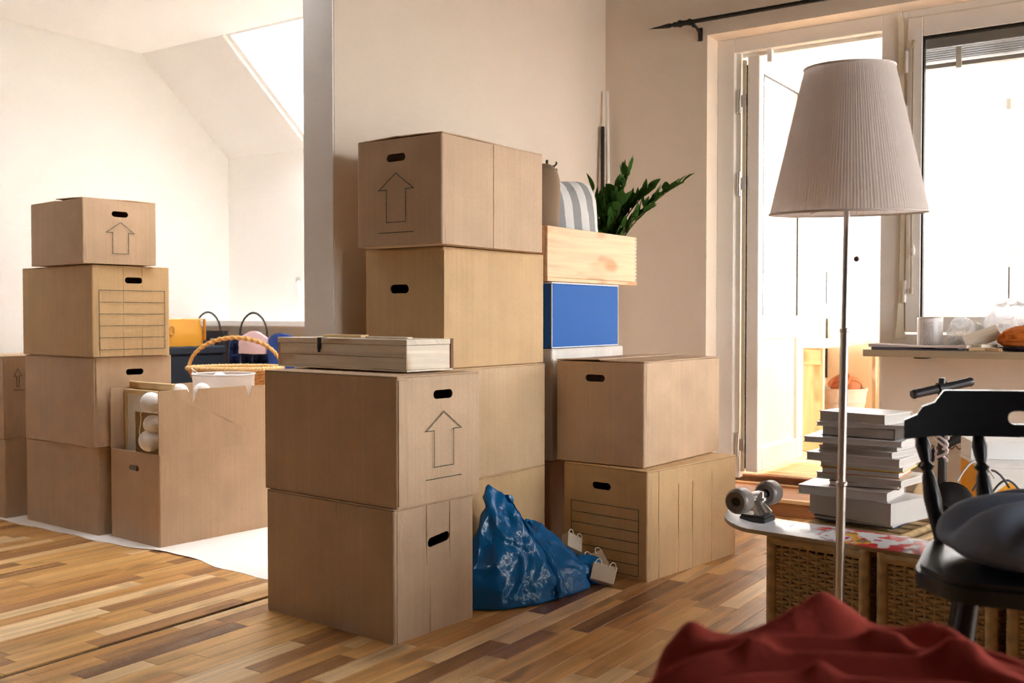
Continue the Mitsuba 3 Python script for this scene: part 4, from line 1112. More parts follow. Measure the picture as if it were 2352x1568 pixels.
def rattan_basket(label, x0, x1, y0, y1, zt, ang):
    b = thing('rattan_basket', label, 'basket', )
    X = X_(x0, y0, 0, ang)
    w, d = x1 - x0, y1 - y0

    def wrapped(p, q, r):
        p, q = np.array(p, float), np.array(q, float)
        n = max(3, int(np.linalg.norm(q - p) / 0.0045))
        t = np.linspace(0, 1, n)
        rr = r * (1 + 0.06 * np.where(np.arange(n) % 2 == 0, 1, -1))
        return tube(p + (q - p) * t[:, None], rr, 9)
    r = 0.013
    for px, py in ((r, r), (w - r, r), (r, d - r), (w - r, d - r)):
        add('post', wrapped([px, py, 0.0], [px, py, zt], r), 'vc_matte', b, smooth=50, X=X, color=rattan_color)
    for p, q in (((r, r), (w - r, r)), ((r, d - r), (w - r, d - r)), ((r, r), (r, d - r)), ((w - r, r), (w - r, d - r))):
        for z in (zt - r, r):
            add('rail', wrapped([*p, z], [*q, z], r), 'vc_matte', b, smooth=50, X=X, color=rattan_color)

    def panel(L, M):
        out = []
        n = int((L - 0.06) / 0.021)
        xs_ = 0.03 + (np.arange(n) + 0.5) * (L - 0.06) / n
        for x in xs_:
            out.append(tube([[x, 0, 0.02], [x, 0, zt - 0.02]], 0.0032, 5))
        z = 0.03
        i = 0
        t = np.linspace(0.0, 1, n * 4)
        while z < zt - 0.028:
            xx = 0.026 + t * (L - 0.052)
            yy = 0.0048 * np.cos(np.pi * (xx - xs_[0]) / (xs_[1] - xs_[0]) + np.pi * (i % 2))
            out.append(tube(np.stack([xx, yy, z + 0.0012 * np.sin(xx * 40 + i)], 1), 0.0042, 5))
            z += 0.0092
            i += 1
        mm = cat_(out)
        mm.apply_transform(M)
        return mm
    add('woven_panel', panel(w, X_(0, r, 0)), 'vc_matte', b, smooth=50, X=X, color=rattan_color, label='front weave')
    add('woven_panel', panel(d, X_(r, 0, 0, math.pi / 2)), 'vc_matte', b, smooth=50, X=X, color=rattan_color)
    add('woven_panel', panel(d, X_(w - r, 0, 0, math.pi / 2)), 'vc_matte', b, smooth=50, X=X, color=rattan_color)
    add('woven_panel', panel(w, X_(0, d - r, 0)), 'vc_matte', b, smooth=50, X=X, color=rattan_color)
    add('lining', bx(0.03, w - 0.03, 0.03, d - 0.03, 0.01, zt - 0.03, 0), 'vc_matte', b, X=X, color=(0.03, 0.018, 0.01))
    ns = 7
    for i in range(ns):
        add('lid_slat', bx(0.02, w - 0.02, 0.028 + i * (d - 0.056) / ns, 0.028 + (i + 0.8) * (d - 0.056) / ns, zt - 0.022, zt - 0.008, 0.003), 'vc_matte', b, X=X, color=rattan_color)
    return b


ZB = 0.405
ZI = ZB + 0.0005
an_b = math.radians(-9)
rattan_basket('woven rattan basket under the skateboard, directly behind the lamp pole', -0.900, -0.634, 2.455, 2.955, ZB, an_b)
rattan_basket('woven rattan basket partly behind the black chair', -0.620, -0.354, 2.411, 2.911, ZB, an_b)
rattan_basket('woven rattan basket at the right edge behind the chair legs', -0.340, -0.074, 2.367, 2.867, ZB, an_b)

# ------------------------------------------------------------------ skateboard lying upside down on the baskets
sk_ = thing('skateboard', 'upturned skateboard with painted deck lying on the rattan baskets', 'skateboard')
Xs = X_(-1.035, 2.55, ZB + 0.002, math.radians(-7))
# deck outline: nose at x = 0, width along y; the belly faces up
Ld, Wd = 0.74, 0.168
xx = np.linspace(0, Ld, 46)
hw_ = Wd / 2 * np.clip(1 - np.clip(1 - xx / 0.11, 0, 1) ** 2.4, 0, 1) ** 0.5 * np.clip(1 - np.clip((xx - Ld + 0.10) / 0.10, 0, 1) ** 2.6, 0, 1) ** 0.5
hw_ = np.maximum(hw_, 0.012)
zc = 0.0 + 0.05 * np.clip((0.10 - xx) / 0.10, 0, 1) ** 1.4 * 0.35 + 0.006 * np.clip((xx - Ld + 0.1) / 0.1, 0, 1)
rows = []
for x, w, z in zip(xx, hw_, zc):
    for s in np.linspace(-1, 1, 9):
        rows.append([x, s * w, z + 0.012 - 0.006 * (abs(s) ** 3)])
V = np.array(rows)
F = []
for i in range(len(xx) - 1):
    for j in range(8):
        a = i * 9 + j
        F += [[a, a + 9, a + 10], [a, a + 10, a + 1]]
top_ = trimesh.Trimesh(V, F, process=False)
bot = V - [0, 0, 0.010]
ring_ = [j for j in range(9)] + [i * 9 + 8 for i in range(1, len(xx))] + [(len(xx) - 1) * 9 + j for j in range(7, -1, -1)] + [i * 9 for i in range(len(xx) - 2, 0, -1)]
n9 = len(V)
SF = []
for a, b in zip(ring_, ring_[1:] + ring_[:1]):
    SF += [[a, a + n9, b + n9], [a, b + n9, b]]
ply_ = trimesh.Trimesh(np.vstack([V, bot]), np.vstack([np.array(F)[:, ::-1] + n9, SF]), process=False)
ply_.fix_normals()
add('deck', ply_, 'wood', sk_, X=Xs, uv=wu(4, 0), smooth=40)
add('painted_belly', top_, 'deck_art', sk_, X=Xs, smooth=40, uv=lambda v, m: np.stack([v[:, 0], v[:, 1] + 0.1], 1))


def truck(x0):
    tr = add('truck_base', [bx(x0 - 0.036, x0 + 0.036, -0.03, 0.03, 0.013, 0.024, 0.002), bx(x0 - 0.034, x0 + 0.034, -0.028, 0.028, 0.024, 0.030, 0.002)], 'vc_gloss', sk_, X=Xs, color=(0.03, 0.03, 0.032))
    add('hanger', [tube([[x0 + 0.02, 0, 0.028], [x0 + 0.004, 0, 0.05], [x0 - 0.008, 0, 0.072]], [0.024, 0.018, 0.013], 12), tube([[x0 - 0.008, -0.055, 0.073], [x0 - 0.008, -0.02, 0.073], [x0 - 0.008, 0.02, 0.073], [x0 - 0.008, 0.055, 0.073]], [0.008, 0.014, 0.014, 0.008], 12),
                   tube([[x0 + 0.012, 0, 0.058], [x0 + 0.012, 0, 0.088]], 0.0055, 8), tube([[x0 + 0.012, 0, 0.066], [x0 + 0.012, 0, 0.074]], 0.013, 12)], 'metal', sk_, X=Xs, smooth=40)
    for s in (-1, 1):
        wprof = [[0.0, -0.016], [0.012, -0.016], [0.013, -0.021], [0.026, -0.024], [0.031, -0.019], [0.0325, -0.012], [0.0325, 0.012], [0.031, 0.019], [0.026, 0.024], [0.013, 0.021], [0.012, 0.016], [0, 0.016]]
        wm = lathe(wprof, 32)
        M = X_(x0 - 0.008, s * 0.079, 0.073, 0, math.pi / 2)
        wk_ = add('wheel', wm, 'vc_gloss', sk_, smooth=40, color=(0.175, 0.155, 0.14), X=Xs @ M)
        add('bearing', lathe([[0.0, -0.018], [0.006, -0.018], [0.006, -0.0165], [0.011, -0.0165], [0.011, 0.0165], [0.006, 0.0165], [0.006, 0.018], [0.0, 0.018]], 20), 'dark_metal', wk_, smooth=40, X=Xs @ M)


truck(0.085)
truck(0.64)

# ------------------------------------------------------------------ books on the basket
books = [  # (left shift, depth shift, length, width, thickness, yaw offset, cover colour, label)
    (0.00, 0.005, 0.215, 0.16, 0.012, 4, (0.014, 0.03, 0.07), 'thin dark blue book at the bottom of the pile', 0),
    (0.01, 0.0, 0.245, 0.185, 0.058, -3, (0.44, 0.42, 0.41), 'thickest white book near the bottom of the pile', 1),
    (-0.035, 0.0, 0.235, 0.165, 0.024, 8, (0.50, 0.47, 0.46), 'pale book right on the thickest book, sticking out left', 2),
    (0.005, 0.0, 0.175, 0.13, 0.014, 15, (0.22, 0.12, 0.06), 'small brown-covered book in the lower half of the pile', 3),
    (0.02, 0.0, 0.235, 0.175, 0.017, 2, (0.58, 0.53, 0.48), 'wide pale book with a reddish top under the yellow one', 4),
    (0.005, 0.0, 0.20, 0.145, 0.016, 10, (0.50, 0.22, 0.10), 'orange-covered paperback in the middle of the pile', 5),
    (0.01, 0.0, 0.215, 0.15, 0.016, 9, (0.60, 0.52, 0.10), 'yellow-green covered paperback in the middle of the pile', 6),
    (0.0, 0.0, 0.25, 0.185, 0.022, 5, (0.60, 0.57, 0.58), 'broad white book in the middle, sticking out to both sides', 7),
    (0.015, 0.0, 0.215, 0.16, 0.015, -2, (0.62, 0.61, 0.60), 'white book with a printed edge above the broad one', 8),
    (0.01, 0.0, 0.20, 0.15, 0.012, 6, (0.52, 0.50, 0.48), 'slim grey-white book below the long thin one', 9),
    (-0.015, 0.0, 0.25, 0.175, 0.015, 11, (0.55, 0.53, 0.53), 'long thin white book under the black-covered one', 10),
    (0.005, 0.0, 0.195, 0.135, 0.028, 5, (0.015, 0.014, 0.013), 'black-covered book near the top of the pile', 11),
    (0.01, 0.0, 0.235, 0.18, 0.011, 12, (0.50, 0.48, 0.49), 'wide thin grey book second from the top of the pile', 12),
    (0.0, 0.0, 0.185, 0.155, 0.026, 1, (0.66, 0.64, 0.62), 'white book lying on top of the pile', 13)]
z = ZI
ctr = np.array([-0.742, 2.775])
for sx_, sy_, L_, W_, t_, yw, col, lab, i in books:
    b = thing('book', lab, 'book', 'books piled on the rattan basket')
    A_ = math.radians(-13 + 1.4 * yw)
    c = ctr + np.array([sx_ * 0.83, sx_ * 0.56]) + (0, sy_)
    X = X_(c[0], c[1], z, A_)
    ct = 0.0022 if i != 0 else 0.003
    add('cover', [bx(-L_ / 2, L_ / 2, -W_ / 2, W_ / 2, 0, ct, 0.0006), bx(-L_ / 2, L_ / 2, -W_ / 2, W_ / 2, t_ - ct, t_, 0.0006), bx(-L_ / 2, L_ / 2, W_ / 2 - ct, W_ / 2, ct, t_ - ct, 0.0004)] if i != 11 else
        [bx(-L_ / 2, L_ / 2, -W_ / 2, W_ / 2, 0, ct, 0.0006), bx(-L_ / 2, L_ / 2, -W_ / 2, W_ / 2, t_ - ct, t_, 0.0006), bx(L_ / 2 - ct, L_ / 2, -W_ / 2, W_ / 2, ct, t_ - ct, 0.0004)], 'vc_gloss', b, X=X, color=col)
    pg_ = bx(-L_ / 2 + 0.0025, L_ / 2 - 0.003, -W_ / 2 + 0.0025, W_ / 2 - ct, ct, t_ - ct, 0.0)
    add('pages', pg_, 'vc_matte', b, X=X, color=(0.60, 0.565, 0.52) if i in (11, 3) else (0.47, 0.45, 0.425))
    z += t_ + 0.0004

# ------------------------------------------------------------------ floor lamp
lp = thing('floor_lamp', 'tall floor lamp with white pleated shade standing before the balcony door', 'floor lamp')
Pb, Pt = np.array([-0.693, 2.37, 0.0]), np.array([-0.6805, 2.376, 1.20])


def on_pole(z):
    return Pb + (Pt - Pb) * z / 1.20


def seg(z0, z1, r):
    return tube([on_pole(z0), on_pole((z0 + z1) / 2), on_pole(z1)], r, 16)


add('pole', seg(0.02, 0.56, 0.0105), 'metal', lp, smooth=40)
add('pole', seg(0.565, 0.912, 0.0095), 'metal', lp, smooth=40)
add('pole', seg(0.916, 1.20, 0.0075), 'metal', lp, smooth=40)
for z0, r in ((0.556, 0.0135), (0.910, 0.011)):
    add('collar', tube([on_pole(z0), on_pole(z0 + 0.003), on_pole(z0 + 0.009), on_pole(z0 + 0.012)], [r * 0.8, r, r, r * 0.8], 16), 'metal', lp, smooth=40)
add('base', lathe([[0, 0], [0.135, 0], [0.137, 0.006], [0.13, 0.014], [0.02, 0.022], [0.012, 0.04], [0, 0.04]], 40), 'metal', lp, smooth=40, X=X_(*Pb))
npl = 150
an = np.linspace(0, 2 * np.pi, npl * 4, endpoint=False)
rows = []
HB, HT_, RB, RT_ = 1.185, 1.512, 0.174, 0.098
for t in np.linspace(0, 1, 9):
    r = RB + (RT_ - RB) * t + 0.00045 * np.cos(an * npl) + 0.0006 * meshkit.noise(np.stack([an * 30, an * 0, an * 0 + t * 2], 1))
    rows.append(np.stack([np.cos(an) * r, np.sin(an) * r, np.full_like(an, HB + (HT_ - HB) * t)], 1))
rows = np.array(rows)
nn_ = len(an)
F = []
for i in range(len(rows) - 1):
    j = np.arange(nn_)
    a, b = i * nn_ + j, i * nn_ + (j + 1) % nn_
    F.append(np.stack([a, b, b + nn_], 1))
    F.append(np.stack([a, b + nn_, a + nn_], 1))
lean = X_(-0.679, 2.377, 0)
ax_ = trimesh.transformations.rotation_matrix(math.radians(3.0), cam(1, 0), [0, 0, 1.20]) @ trimesh.transformations.rotation_matrix(math.radians(-0.8), cam(0, 1), [0, 0, 1.20])
tip_ = lean @ ax_
sd = add('shade', trimesh.Trimesh(rows.reshape(-1, 3), np.vstack(F), process=False), 'shade_cloth', lp, smooth=50, X=tip_, label='white pleated fabric shade')
a2 = np.linspace(0, 2 * np.pi, 64, endpoint=False)
add('shade_rim', tube(np.stack([np.cos(a2) * (RB + 0.001), np.sin(a2) * (RB + 0.001), 0 * a2 + HB], 1), 0.0028, 8, closed=True), 'vc_cloth', sd, smooth=60, color=(0.72, 0.66, 0.63), X=tip_)
add('shade_rim', tube(np.stack([np.cos(a2) * (RT_ + 0.0005), np.sin(a2) * (RT_ + 0.0005), 0 * a2 + HT_], 1), 0.003, 8, closed=True), 'vc_cloth', sd, smooth=60, color=(0.72, 0.66, 0.63), X=tip_)
add('socket', lathe([[0, 1.19], [0.022, 1.19], [0.024, 1.20], [0.024, 1.235], [0.018, 1.25], [0.018, 1.29], [0, 1.29]], 24), 'vc_gloss', lp, smooth=40, color=(0.55, 0.5, 0.48), X=lean)
add('bulb', lathe([[0, 1.29], [0.014, 1.29], [0.03, 1.34], [0.03, 1.36], [0.018, 1.385], [0, 1.39]], 20), 'vc_gloss', lp, smooth=50, color=(0.8, 0.8, 0.78), X=lean)
add('shade_carrier', [tube([[-0.679, 2.377, 1.212], [-0.679 + math.cos(a) * 0.165, 2.377 + math.sin(a) * 0.165, 1.20]], 0.002, 6) for a in (0.3, 2.4, 4.5)], 'metal', lp, smooth=40)
pcx = np.array([-0.679, 2.377, 0]) + cam(0.021, 0)
add('pull_cord', tube([pcx + [0, 0, 1.20], pcx + [0, 0, 1.086]], 0.0008, 6), 'vc_cloth', lp, color=(0.7, 0.68, 0.65))
add('pull_ball', trimesh.creation.icosphere(2, 0.0065), 'vc_gloss', lp, smooth=60, color=(0.05, 0.03, 0.03), X=X_(*(pcx + [0, 0, 1.08])))

# ------------------------------------------------------------------ black chair
ch = thing('wooden_chair', 'black painted spindle-back chair with a blue tufted cushion', 'chair')
CX, CY = 0.987, 1.82    # seat centre, right of and ahead of the camera
Mc = np.eye(4)
ca_, sa_ = math.cos(math.radians(20)), math.sin(math.radians(20))   # it turns its seat a little towards the camera
Mc[:3, 0], Mc[:3, 1], Mc[:3, 3] = cam(ca_, -sa_), cam(sa_, ca_), cam(CX, CY)
# seat: a saddle-shaped slab, the rear edge away from the camera
ss = sg.Polygon([(-0.215, 0.13), (-0.17, 0.20), (0.17, 0.20), (0.215, 0.13), (0.245, -0.10), (0.19, -0.21), (-0.19, -0.21), (-0.245, -0.10)]).buffer(-0.09, quad_segs=24).buffer(0.095, quad_segs=24)
seat = cat_([prism(ss, 0.026), trimesh.creation.extrude_polygon(ss.buffer(-0.008), 0.036, engine='earcut')])
ZS = 0.505
seat.apply_translation([0, 0, ZS - 0.034])
add('seat', seat, 'black_paint', ch, X=Mc, smooth=40)
turn = [[0, 0.0], [0.009, 0.0], [0.012, 0.04], [0.017, 0.11], [0.013, 0.16], [0.009, 0.175], [0.015, 0.185], [0.009, 0.195], [0.012, 0.21], [0.015, 0.235], [0.009, 0.27], [0, 0.27]]


def turned(p, q, prof):
    L = np.linalg.norm(np.array(q) - np.array(p))
    k_ = L / prof[-1][1]
    return along(lathe([[a, b * k_] for a, b in prof], 18), p, q)


ZR = 0.703
for i, x in enumerate((-0.205, -0.108, 0.0, 0.108, 0.205)):
    top_y = 0.205 - 0.05 * (x / 0.22) ** 2 + 0.02
    add('spindle', turned([x * 0.95, 0.165 - 0.05 * (x / 0.22) ** 2, ZS - 0.01], [x * 1.13, top_y + 0.02, ZR + 0.01], turn), 'black_paint', ch, X=Mc, smooth=40)
# crest rail: curved board with a hand slot, ears at its ends
cp_ = sg.Polygon([(-0.262, 0.0), (-0.262, 0.035), (-0.238, 0.046), (-0.228, 0.062), (-0.205, 0.070), (-0.188, 0.094), (0.188, 0.094), (0.205, 0.070), (0.228, 0.062), (0.238, 0.046), (0.262, 0.035), (0.262, 0.0), (0.2, 0.006), (-0.2, 0.006)]).buffer(0.004).buffer(-0.002)
slot = sg.LineString([(-0.055, 0.042), (0.055, 0.042)]).buffer(0.0135)
cm = prism(cp_.difference(slot), 0.026)
cm = cm.subdivide_to_size(0.03)
v = np.array(cm.vertices)
v = np.stack([v[:, 0], 0.245 - v[:, 2] - 0.95 * v[:, 0] ** 2, v[:, 1] + ZR], 1)
cm = trimesh.Trimesh(v, cm.faces, process=False)
cm.fix_normals()
add('crest_rail', cm, 'black_paint', ch, X=Mc, smooth=35)
leg = [[0, 0], [0.011, 0.0], [0.014, 0.05], [0.019, 0.15], [0.021, 0.2], [0.014, 0.235], [0.019, 0.25], [0.014, 0.265], [0.018, 0.3], [0.020, 0.36], [0.016, 0.45], [0, 0.45]]
feet = [(-0.215, -0.185), (0.215, -0.185), (-0.19, 0.17), (0.19, 0.17)]
for sx_, sy_ in feet:
    add('leg', turned([sx_ * 1.12, sy_ * 1.05, 0.0], [sx_ * 0.74, sy_ * 0.72, ZS - 0.03], leg), 'black_paint', ch, X=Mc, smooth=40)
for s in (-1, 1):
    add('stretcher', tube([[s * 0.22, -0.17, 0.17], [s * 0.21, 0.0, 0.17], [s * 0.197, 0.155, 0.17]], [0.008, 0.013, 0.008], 12), 'black_paint', ch, X=Mc, smooth=40)
add('stretcher', tube([[-0.21, 0.0, 0.17], [0, 0, 0.17], [0.21, 0, 0.17]], [0.008, 0.013, 0.008], 12), 'black_paint', ch, X=Mc, smooth=40)
cu = thing('seat_cushion', 'dusty blue tufted round cushion on the black chair', 'cushion')
nr, na = 26, 96
aa = np.linspace(0, 2 * np.pi, na, endpoint=False)
tufts = [(0.0, 0.0)]
lobes = [0.25 + 2 * np.pi * k_ / 8 for k_ in range(8)]
Vt, Vb = [], []
for i in range(nr):
    f = math.sin(math.pi / 2 * i / (nr - 1))
    gr = sum(np.exp(-((((aa - ka + np.pi) % (2 * np.pi)) - np.pi) / 0.16) ** 2) for ka in lobes)
    r = 0.226 * f * (1 - 0.045 * gr * f)
    x, y_ = np.cos(aa) * r, np.sin(aa) * r * 0.95
    h = 0.082 * max(1 - f ** 3.2, 0) ** 0.5 * (1 - 0.58 * gr * min(1, f * 3)) * (1 - 0.62 * math.exp(-(f / 0.16) ** 2))
    Vt.append(np.stack([x, y_, 0.038 + h], 1))
    Vb.append(np.stack([x, y_, 0.038 - 0.037 * max(1 - f ** 5, 0) ** 0.5 + 0 * aa], 1))
Vt, Vb = np.array(Vt), np.array(Vb)
cmsh = trimesh.Trimesh(np.vstack([Vt.reshape(-1, 3), Vb.reshape(-1, 3)]), np.vstack([disc_faces(nr, na), disc_faces(nr, na, True, nr * na)]), process=False)
cmsh.merge_vertices()
Xcu = Mc @ X_(0.015, -0.015, ZS + 0.006)
add('pad', cmsh, 'vc_cloth', cu, X=Xcu, smooth=60, color=(0.15, 0.18, 0.235))
for tx, ty in tufts:
    add('button', trimesh.creation.icosphere(1, 0.007), 'vc_cloth', cu, X=Xcu @ X_(tx, ty, 0.068), color=(0.07, 0.09, 0.12))

# ------------------------------------------------------------------ red blanket on a second black seat in front
st_ = thing('black_stool', 'black painted round stool under the red blanket in the foreground', 'stool')
SX, SY, SZ = 0.385, 1.10, 0.447
Ms = np.eye(4)
Ms[:3, 0], Ms[:3, 1], Ms[:3, 3] = cam(1, 0), cam(0, 1), cam(SX, SY)
add('seat', lathe([[0, SZ - 0.035], [0.255, SZ - 0.035], [0.275, SZ - 0.02], [0.275, SZ - 0.006], [0.266, SZ], [0, SZ - 0.004]], 60), 'black_paint', st_, X=Ms, smooth=40)
for a in (0.8, 2.36, 3.93, 5.5):
    add('leg', turned([0.25 * math.cos(a), 0.25 * math.sin(a), 0], [0.16 * math.cos(a), 0.16 * math.sin(a), SZ - 0.03], leg), 'black_paint', st_, X=Ms, smooth=40)
add('ring', tube(np.stack([np.cos(a2) * 0.225, np.sin(a2) * 0.225, a2 * 0 + 0.15], 1), 0.009, 8, closed=True), 'black_paint', st_, X=Ms, smooth=50)
nr, na = 84, 260
aa = np.linspace(0, 2 * np.pi, na, endpoint=False)
BL = []
for i in range(nr):
    f = i / (nr - 1)
    r = 0.262 * f ** 0.9
    x, y_ = np.cos(aa) * r * 1.10, np.sin(aa) * r * 0.98
    BL.append(np.stack([x, y_, 0 * x + f], 1))
BL = np.array(BL)
x, y_, f = BL[..., 0], BL[..., 1], BL[..., 2]
rr = np.hypot(x / 1.10, y_ / 0.98) / 0.262


def gauss(cx, cy, sx, sy, rot=0.0):
    c, s = math.cos(rot), math.sin(rot)
    u, w = (x - cx) * c + (y_ - cy) * s, -(x - cx) * s + (y_ - cy) * c
    return np.exp(-(u / sx) ** 2 - (w / sy) ** 2)


def ridge(px_, py_, qx, qy, wd, h):
    """A rounded fold running from p to q."""
    d = np.array([qx - px_, qy - py_])
    L = np.hypot(*d)
    d /= L
    t = np.clip(((x - px_) * d[0] + (y_ - py_) * d[1]) / L, 0, 1)
    dist = np.hypot(x - px_ - t * L * d[0], y_ - py_ - t * L * d[1])
    return h * np.exp(-(dist / wd) ** 2) * (0.65 + 0.35 * np.sin(np.pi * t))


env = 0.100 * np.clip(1 - rr ** 3.2, 0, 1) ** 0.55
zz_ = env + 0.046 * gauss(0.005, 0.160, 0.040, 0.05, 0.5) + 0.030 * gauss(-0.03, 0.15, 0.06, 0.03, 0.3)
for q_ in [(-0.19, 0.13, -0.15, 0.15, 0.024, 0.040), (-0.20, 0.125, -0.05, 0.135, 0.024, 0.026), (0.055, 0.15, 0.13, 0.115, 0.030, 0.030), (0.13, 0.12, 0.24, -0.02, 0.026, 0.034), (-0.17, 0.10, 0.06, 0.075, 0.018, 0.028), (0.04, 0.08, 0.26, -0.05, 0.018, 0.026),
           (-0.27, 0.03, -0.10, 0.065, 0.020, 0.028), (-0.11, 0.055, 0.12, 0.02, 0.017, 0.026), (0.10, 0.02, 0.25, -0.10, 0.018, 0.024), (-0.28, -0.03, -0.05, 0.0, 0.018, 0.024), (-0.05, -0.005, 0.2, -0.08, 0.018, 0.022), (-0.26, -0.10, 0.05, -0.07, 0.02, 0.022), (0.0, -0.1, 0.2, -0.16, 0.02, 0.02)]:
    zz_ = zz_ + ridge(*q_)
wv = meshkit.fbm(np.stack([x * 8 + y_ * 5, y_ * 8 - x * 3, 0 * x], -1), 2, 8) - 0.5
zz_ += wv * 0.014
edge = np.clip((rr - 0.86) / 0.14, 0, 1)
zz_ = zz_ * (1 - edge) + edge * 0.010
Zt = np.maximum(zz_, 0.006)
top_v = np.stack([x, y_, SZ + Zt], -1).reshape(-1, 3)
bot_v = np.stack([x * 0.995, y_ * 0.995, np.full_like(x, SZ + 0.001)], -1).reshape(-1, 3)
bm = trimesh.Trimesh(np.vstack([top_v, bot_v]), np.vstack([disc_faces(nr, na), disc_faces(nr, na, True, nr * na)]), process=False)
ri = (nr - 1) * na + np.arange(na)
rj = (nr - 1) * na + (np.arange(na) + 1) % na
bm = trimesh.Trimesh(bm.vertices, np.vstack([bm.faces, np.stack([ri, ri + nr * na, rj + nr * na], 1), np.stack([ri, rj + nr * na, rj], 1)]), process=False)
add('red_blanket', bm, 'red_knit', smooth=60, X=Ms, label='heaped rust red knitted blanket in the foreground on the black stool', cat='blanket')

# ------------------------------------------------------------------ board on the window sill and what lies on it
ZL = 0.806
sbk = thing('shelf_board', 'long raw chipboard shelf board lying under the window', 'shelf board')
add('board', bx(-1.20, 0.9, 4.44, 4.86, 0.777, ZL, 0.001), 'wood', sbk, uv=wu(4, 0))
add('bracket', [bx(-1.02, -0.97, 4.56, 4.75, 0.767, 0.777, 0.001)], 'dark_metal', sbk)
add('bracket', [bx(0.42, 0.47, 4.56, 4.75, 0.767, 0.777, 0.001)], 'dark_metal', sbk)


def newspaper(x0, x1, y0, y1, z, t, rz, seed):
    m = bx(x0, x1, y0, y1, 0, t, 0.001).subdivide_to_size(0.04)
    v = np.array(m.vertices)
    v[:, 2] = z + v[:, 2] * (1 + 0.5 * np.sin((v[:, 0] - x0) / (x1 - x0) * 5 + seed)) + (v[:, 2] > t * 0.4) * 0.004 * meshkit.noise(v * 14 + seed)
    m.vertices = v
    c = np.array([(x0 + x1) / 2, (y0 + y1) / 2, 0])
    m.apply_transform(X_(*c) @ X_(0, 0, 0, rz) @ X_(*(-c)))
    return m


add('newspaper', newspaper(-1.17, -0.80, 4.455, 4.62, ZL + 0.0005, 0.006, 0.02, 1), 'vc_matte', smooth=30, color=(0.10, 0.09, 0.11), label='dark newspaper at the bottom on the left end of the shelf board', cat='newspaper')
add('newspaper', newspaper(-1.18, -0.79, 4.455, 4.64, ZL + 0.011, 0.008, -0.02, 2), 'vc_matte', smooth=30, color=(0.52, 0.44, 0.42), label='pale folded newspaper on the dark one on the shelf board', cat='newspaper')
tc = thing('tin_can', 'white printed tin can standing at the left on the shelf board', 'can')
Xt_ = X_(-0.985, 4.70, ZL + 0.001)
add('body', lathe([[0, 0.001], [0.052, 0.001], [0.053, 0.004], [0.053, 0.130], [0.052, 0.133], [0.049, 0.133], [0.049, 0.128], [0, 0.128]], 40), 'vc_gloss', tc, smooth=40, X=Xt_, color=(0.78, 0.77, 0.77))
# printed label round the front of the tin
lt = np.linspace(-2.75, 0.65, 40)
lr = 0.0534
Vl = np.vstack([np.stack([np.cos(lt) * lr, np.sin(lt) * lr, lt * 0 + 0.006], 1), np.stack([np.cos(lt) * lr, np.sin(lt) * lr, lt * 0 + 0.126], 1)])
Fl = [[i, i + 1, 41 + i] for i in range(39)] + [[i, 41 + i, 40 + i] for i in range(39)]
add('label', trimesh.Trimesh(Vl, Fl, process=False), 'tin_label', tc, smooth=60, X=Xt_, uv=np.concatenate([np.stack([(lt + 2.75) * lr, lt * 0 + 0.006], 1), np.stack([(lt + 2.75) * lr, lt * 0 + 0.126], 1)]) if False else (lambda v, m: np.stack([(np.where(np.arctan2(v[:, 1], v[:, 0]) > 1.2, np.arctan2(v[:, 1], v[:, 0]) - 2 * np.pi, np.arctan2(v[:, 1], v[:, 0])) + 2.75) * lr, v[:, 2]], 1)))
add('rim', tube(np.stack([np.cos(a2) * 0.0525, np.sin(a2) * 0.0525, a2 * 0 + 0.133], 1), 0.002, 6, closed=True), 'metal', tc, smooth=60, X=Xt_)


def film_bag(w, d, h, seed, amp=0.55):
    m = trimesh.creation.icosphere(4, 1.0)
    v = np.array(m.vertices)
    v = np.sign(v) * np.abs(v) ** 0.7
    o = v * np.array([w / 2, d / 2, h / 2])
    o[:, :2] *= (1 - 0.25 * np.clip(v[:, 2:3], 0, 1))
    r = 1 - 2 * np.abs(meshkit.fbm(v * 2.1 + seed, 3, seed) - 0.5)
    o *= (1.0 - amp + amp * r)[:, None]
    o[:, 2] -= o[:, 2].min()
    return trimesh.Trimesh(o, m.faces, process=False)


pb1 = thing('plastic_bag', 'small clear plastic bag of pale bits beside the tin can', 'plastic bag')
Xp = X_(-0.86, 4.72, ZL + 0.001)
add('film', film_bag(0.12, 0.09, 0.14, 3), 'clear_film', pb1, smooth=18, X=Xp)
add('contents', [trimesh.creation.icosphere(1, 0.012).apply_translation([rng.uniform(-0.026, 0.026), rng.uniform(-0.02, 0.02), 0.016 + 0.011 * (i % 4)]) for i in range(14)], 'vc_matte', pb1, smooth=50, X=Xp, color=(0.55, 0.55, 0.46), kind='stuff')
add('plastic_bag', film_bag(0.22, 0.13, 0.22, 11), 'clear_film', smooth=18, X=X_(-0.665, 4.72, ZL + 0.001), label='large crinkled clear plastic bag behind the orange cloth', cat='plastic bag')
add('paper_cup', lathe([[0, 0], [0.018, 0], [0.024, 0.05], [0.022, 0.05], [0.016, 0.002], [0, 0.002]], 20), 'vc_matte', smooth=40, color=(0.85, 0.84, 0.8), X=X_(-0.80, 4.755, ZL + 0.06, 0.2, 0.2, 0.3), label='small white paper cup by the small plastic bag', cat='cup')
add('wood_block', bx(-0.07, 0.07, -0.022, 0.022, 0, 0.062, 0.002), 'wood', uv=wu(1, 0), X=X_(-0.745, 4.58, ZL + 0.026, 0.15, 0.0, math.radians(-21)), label='pale wooden block tilted against rubbish left of the orange cloth', cat='wood block')
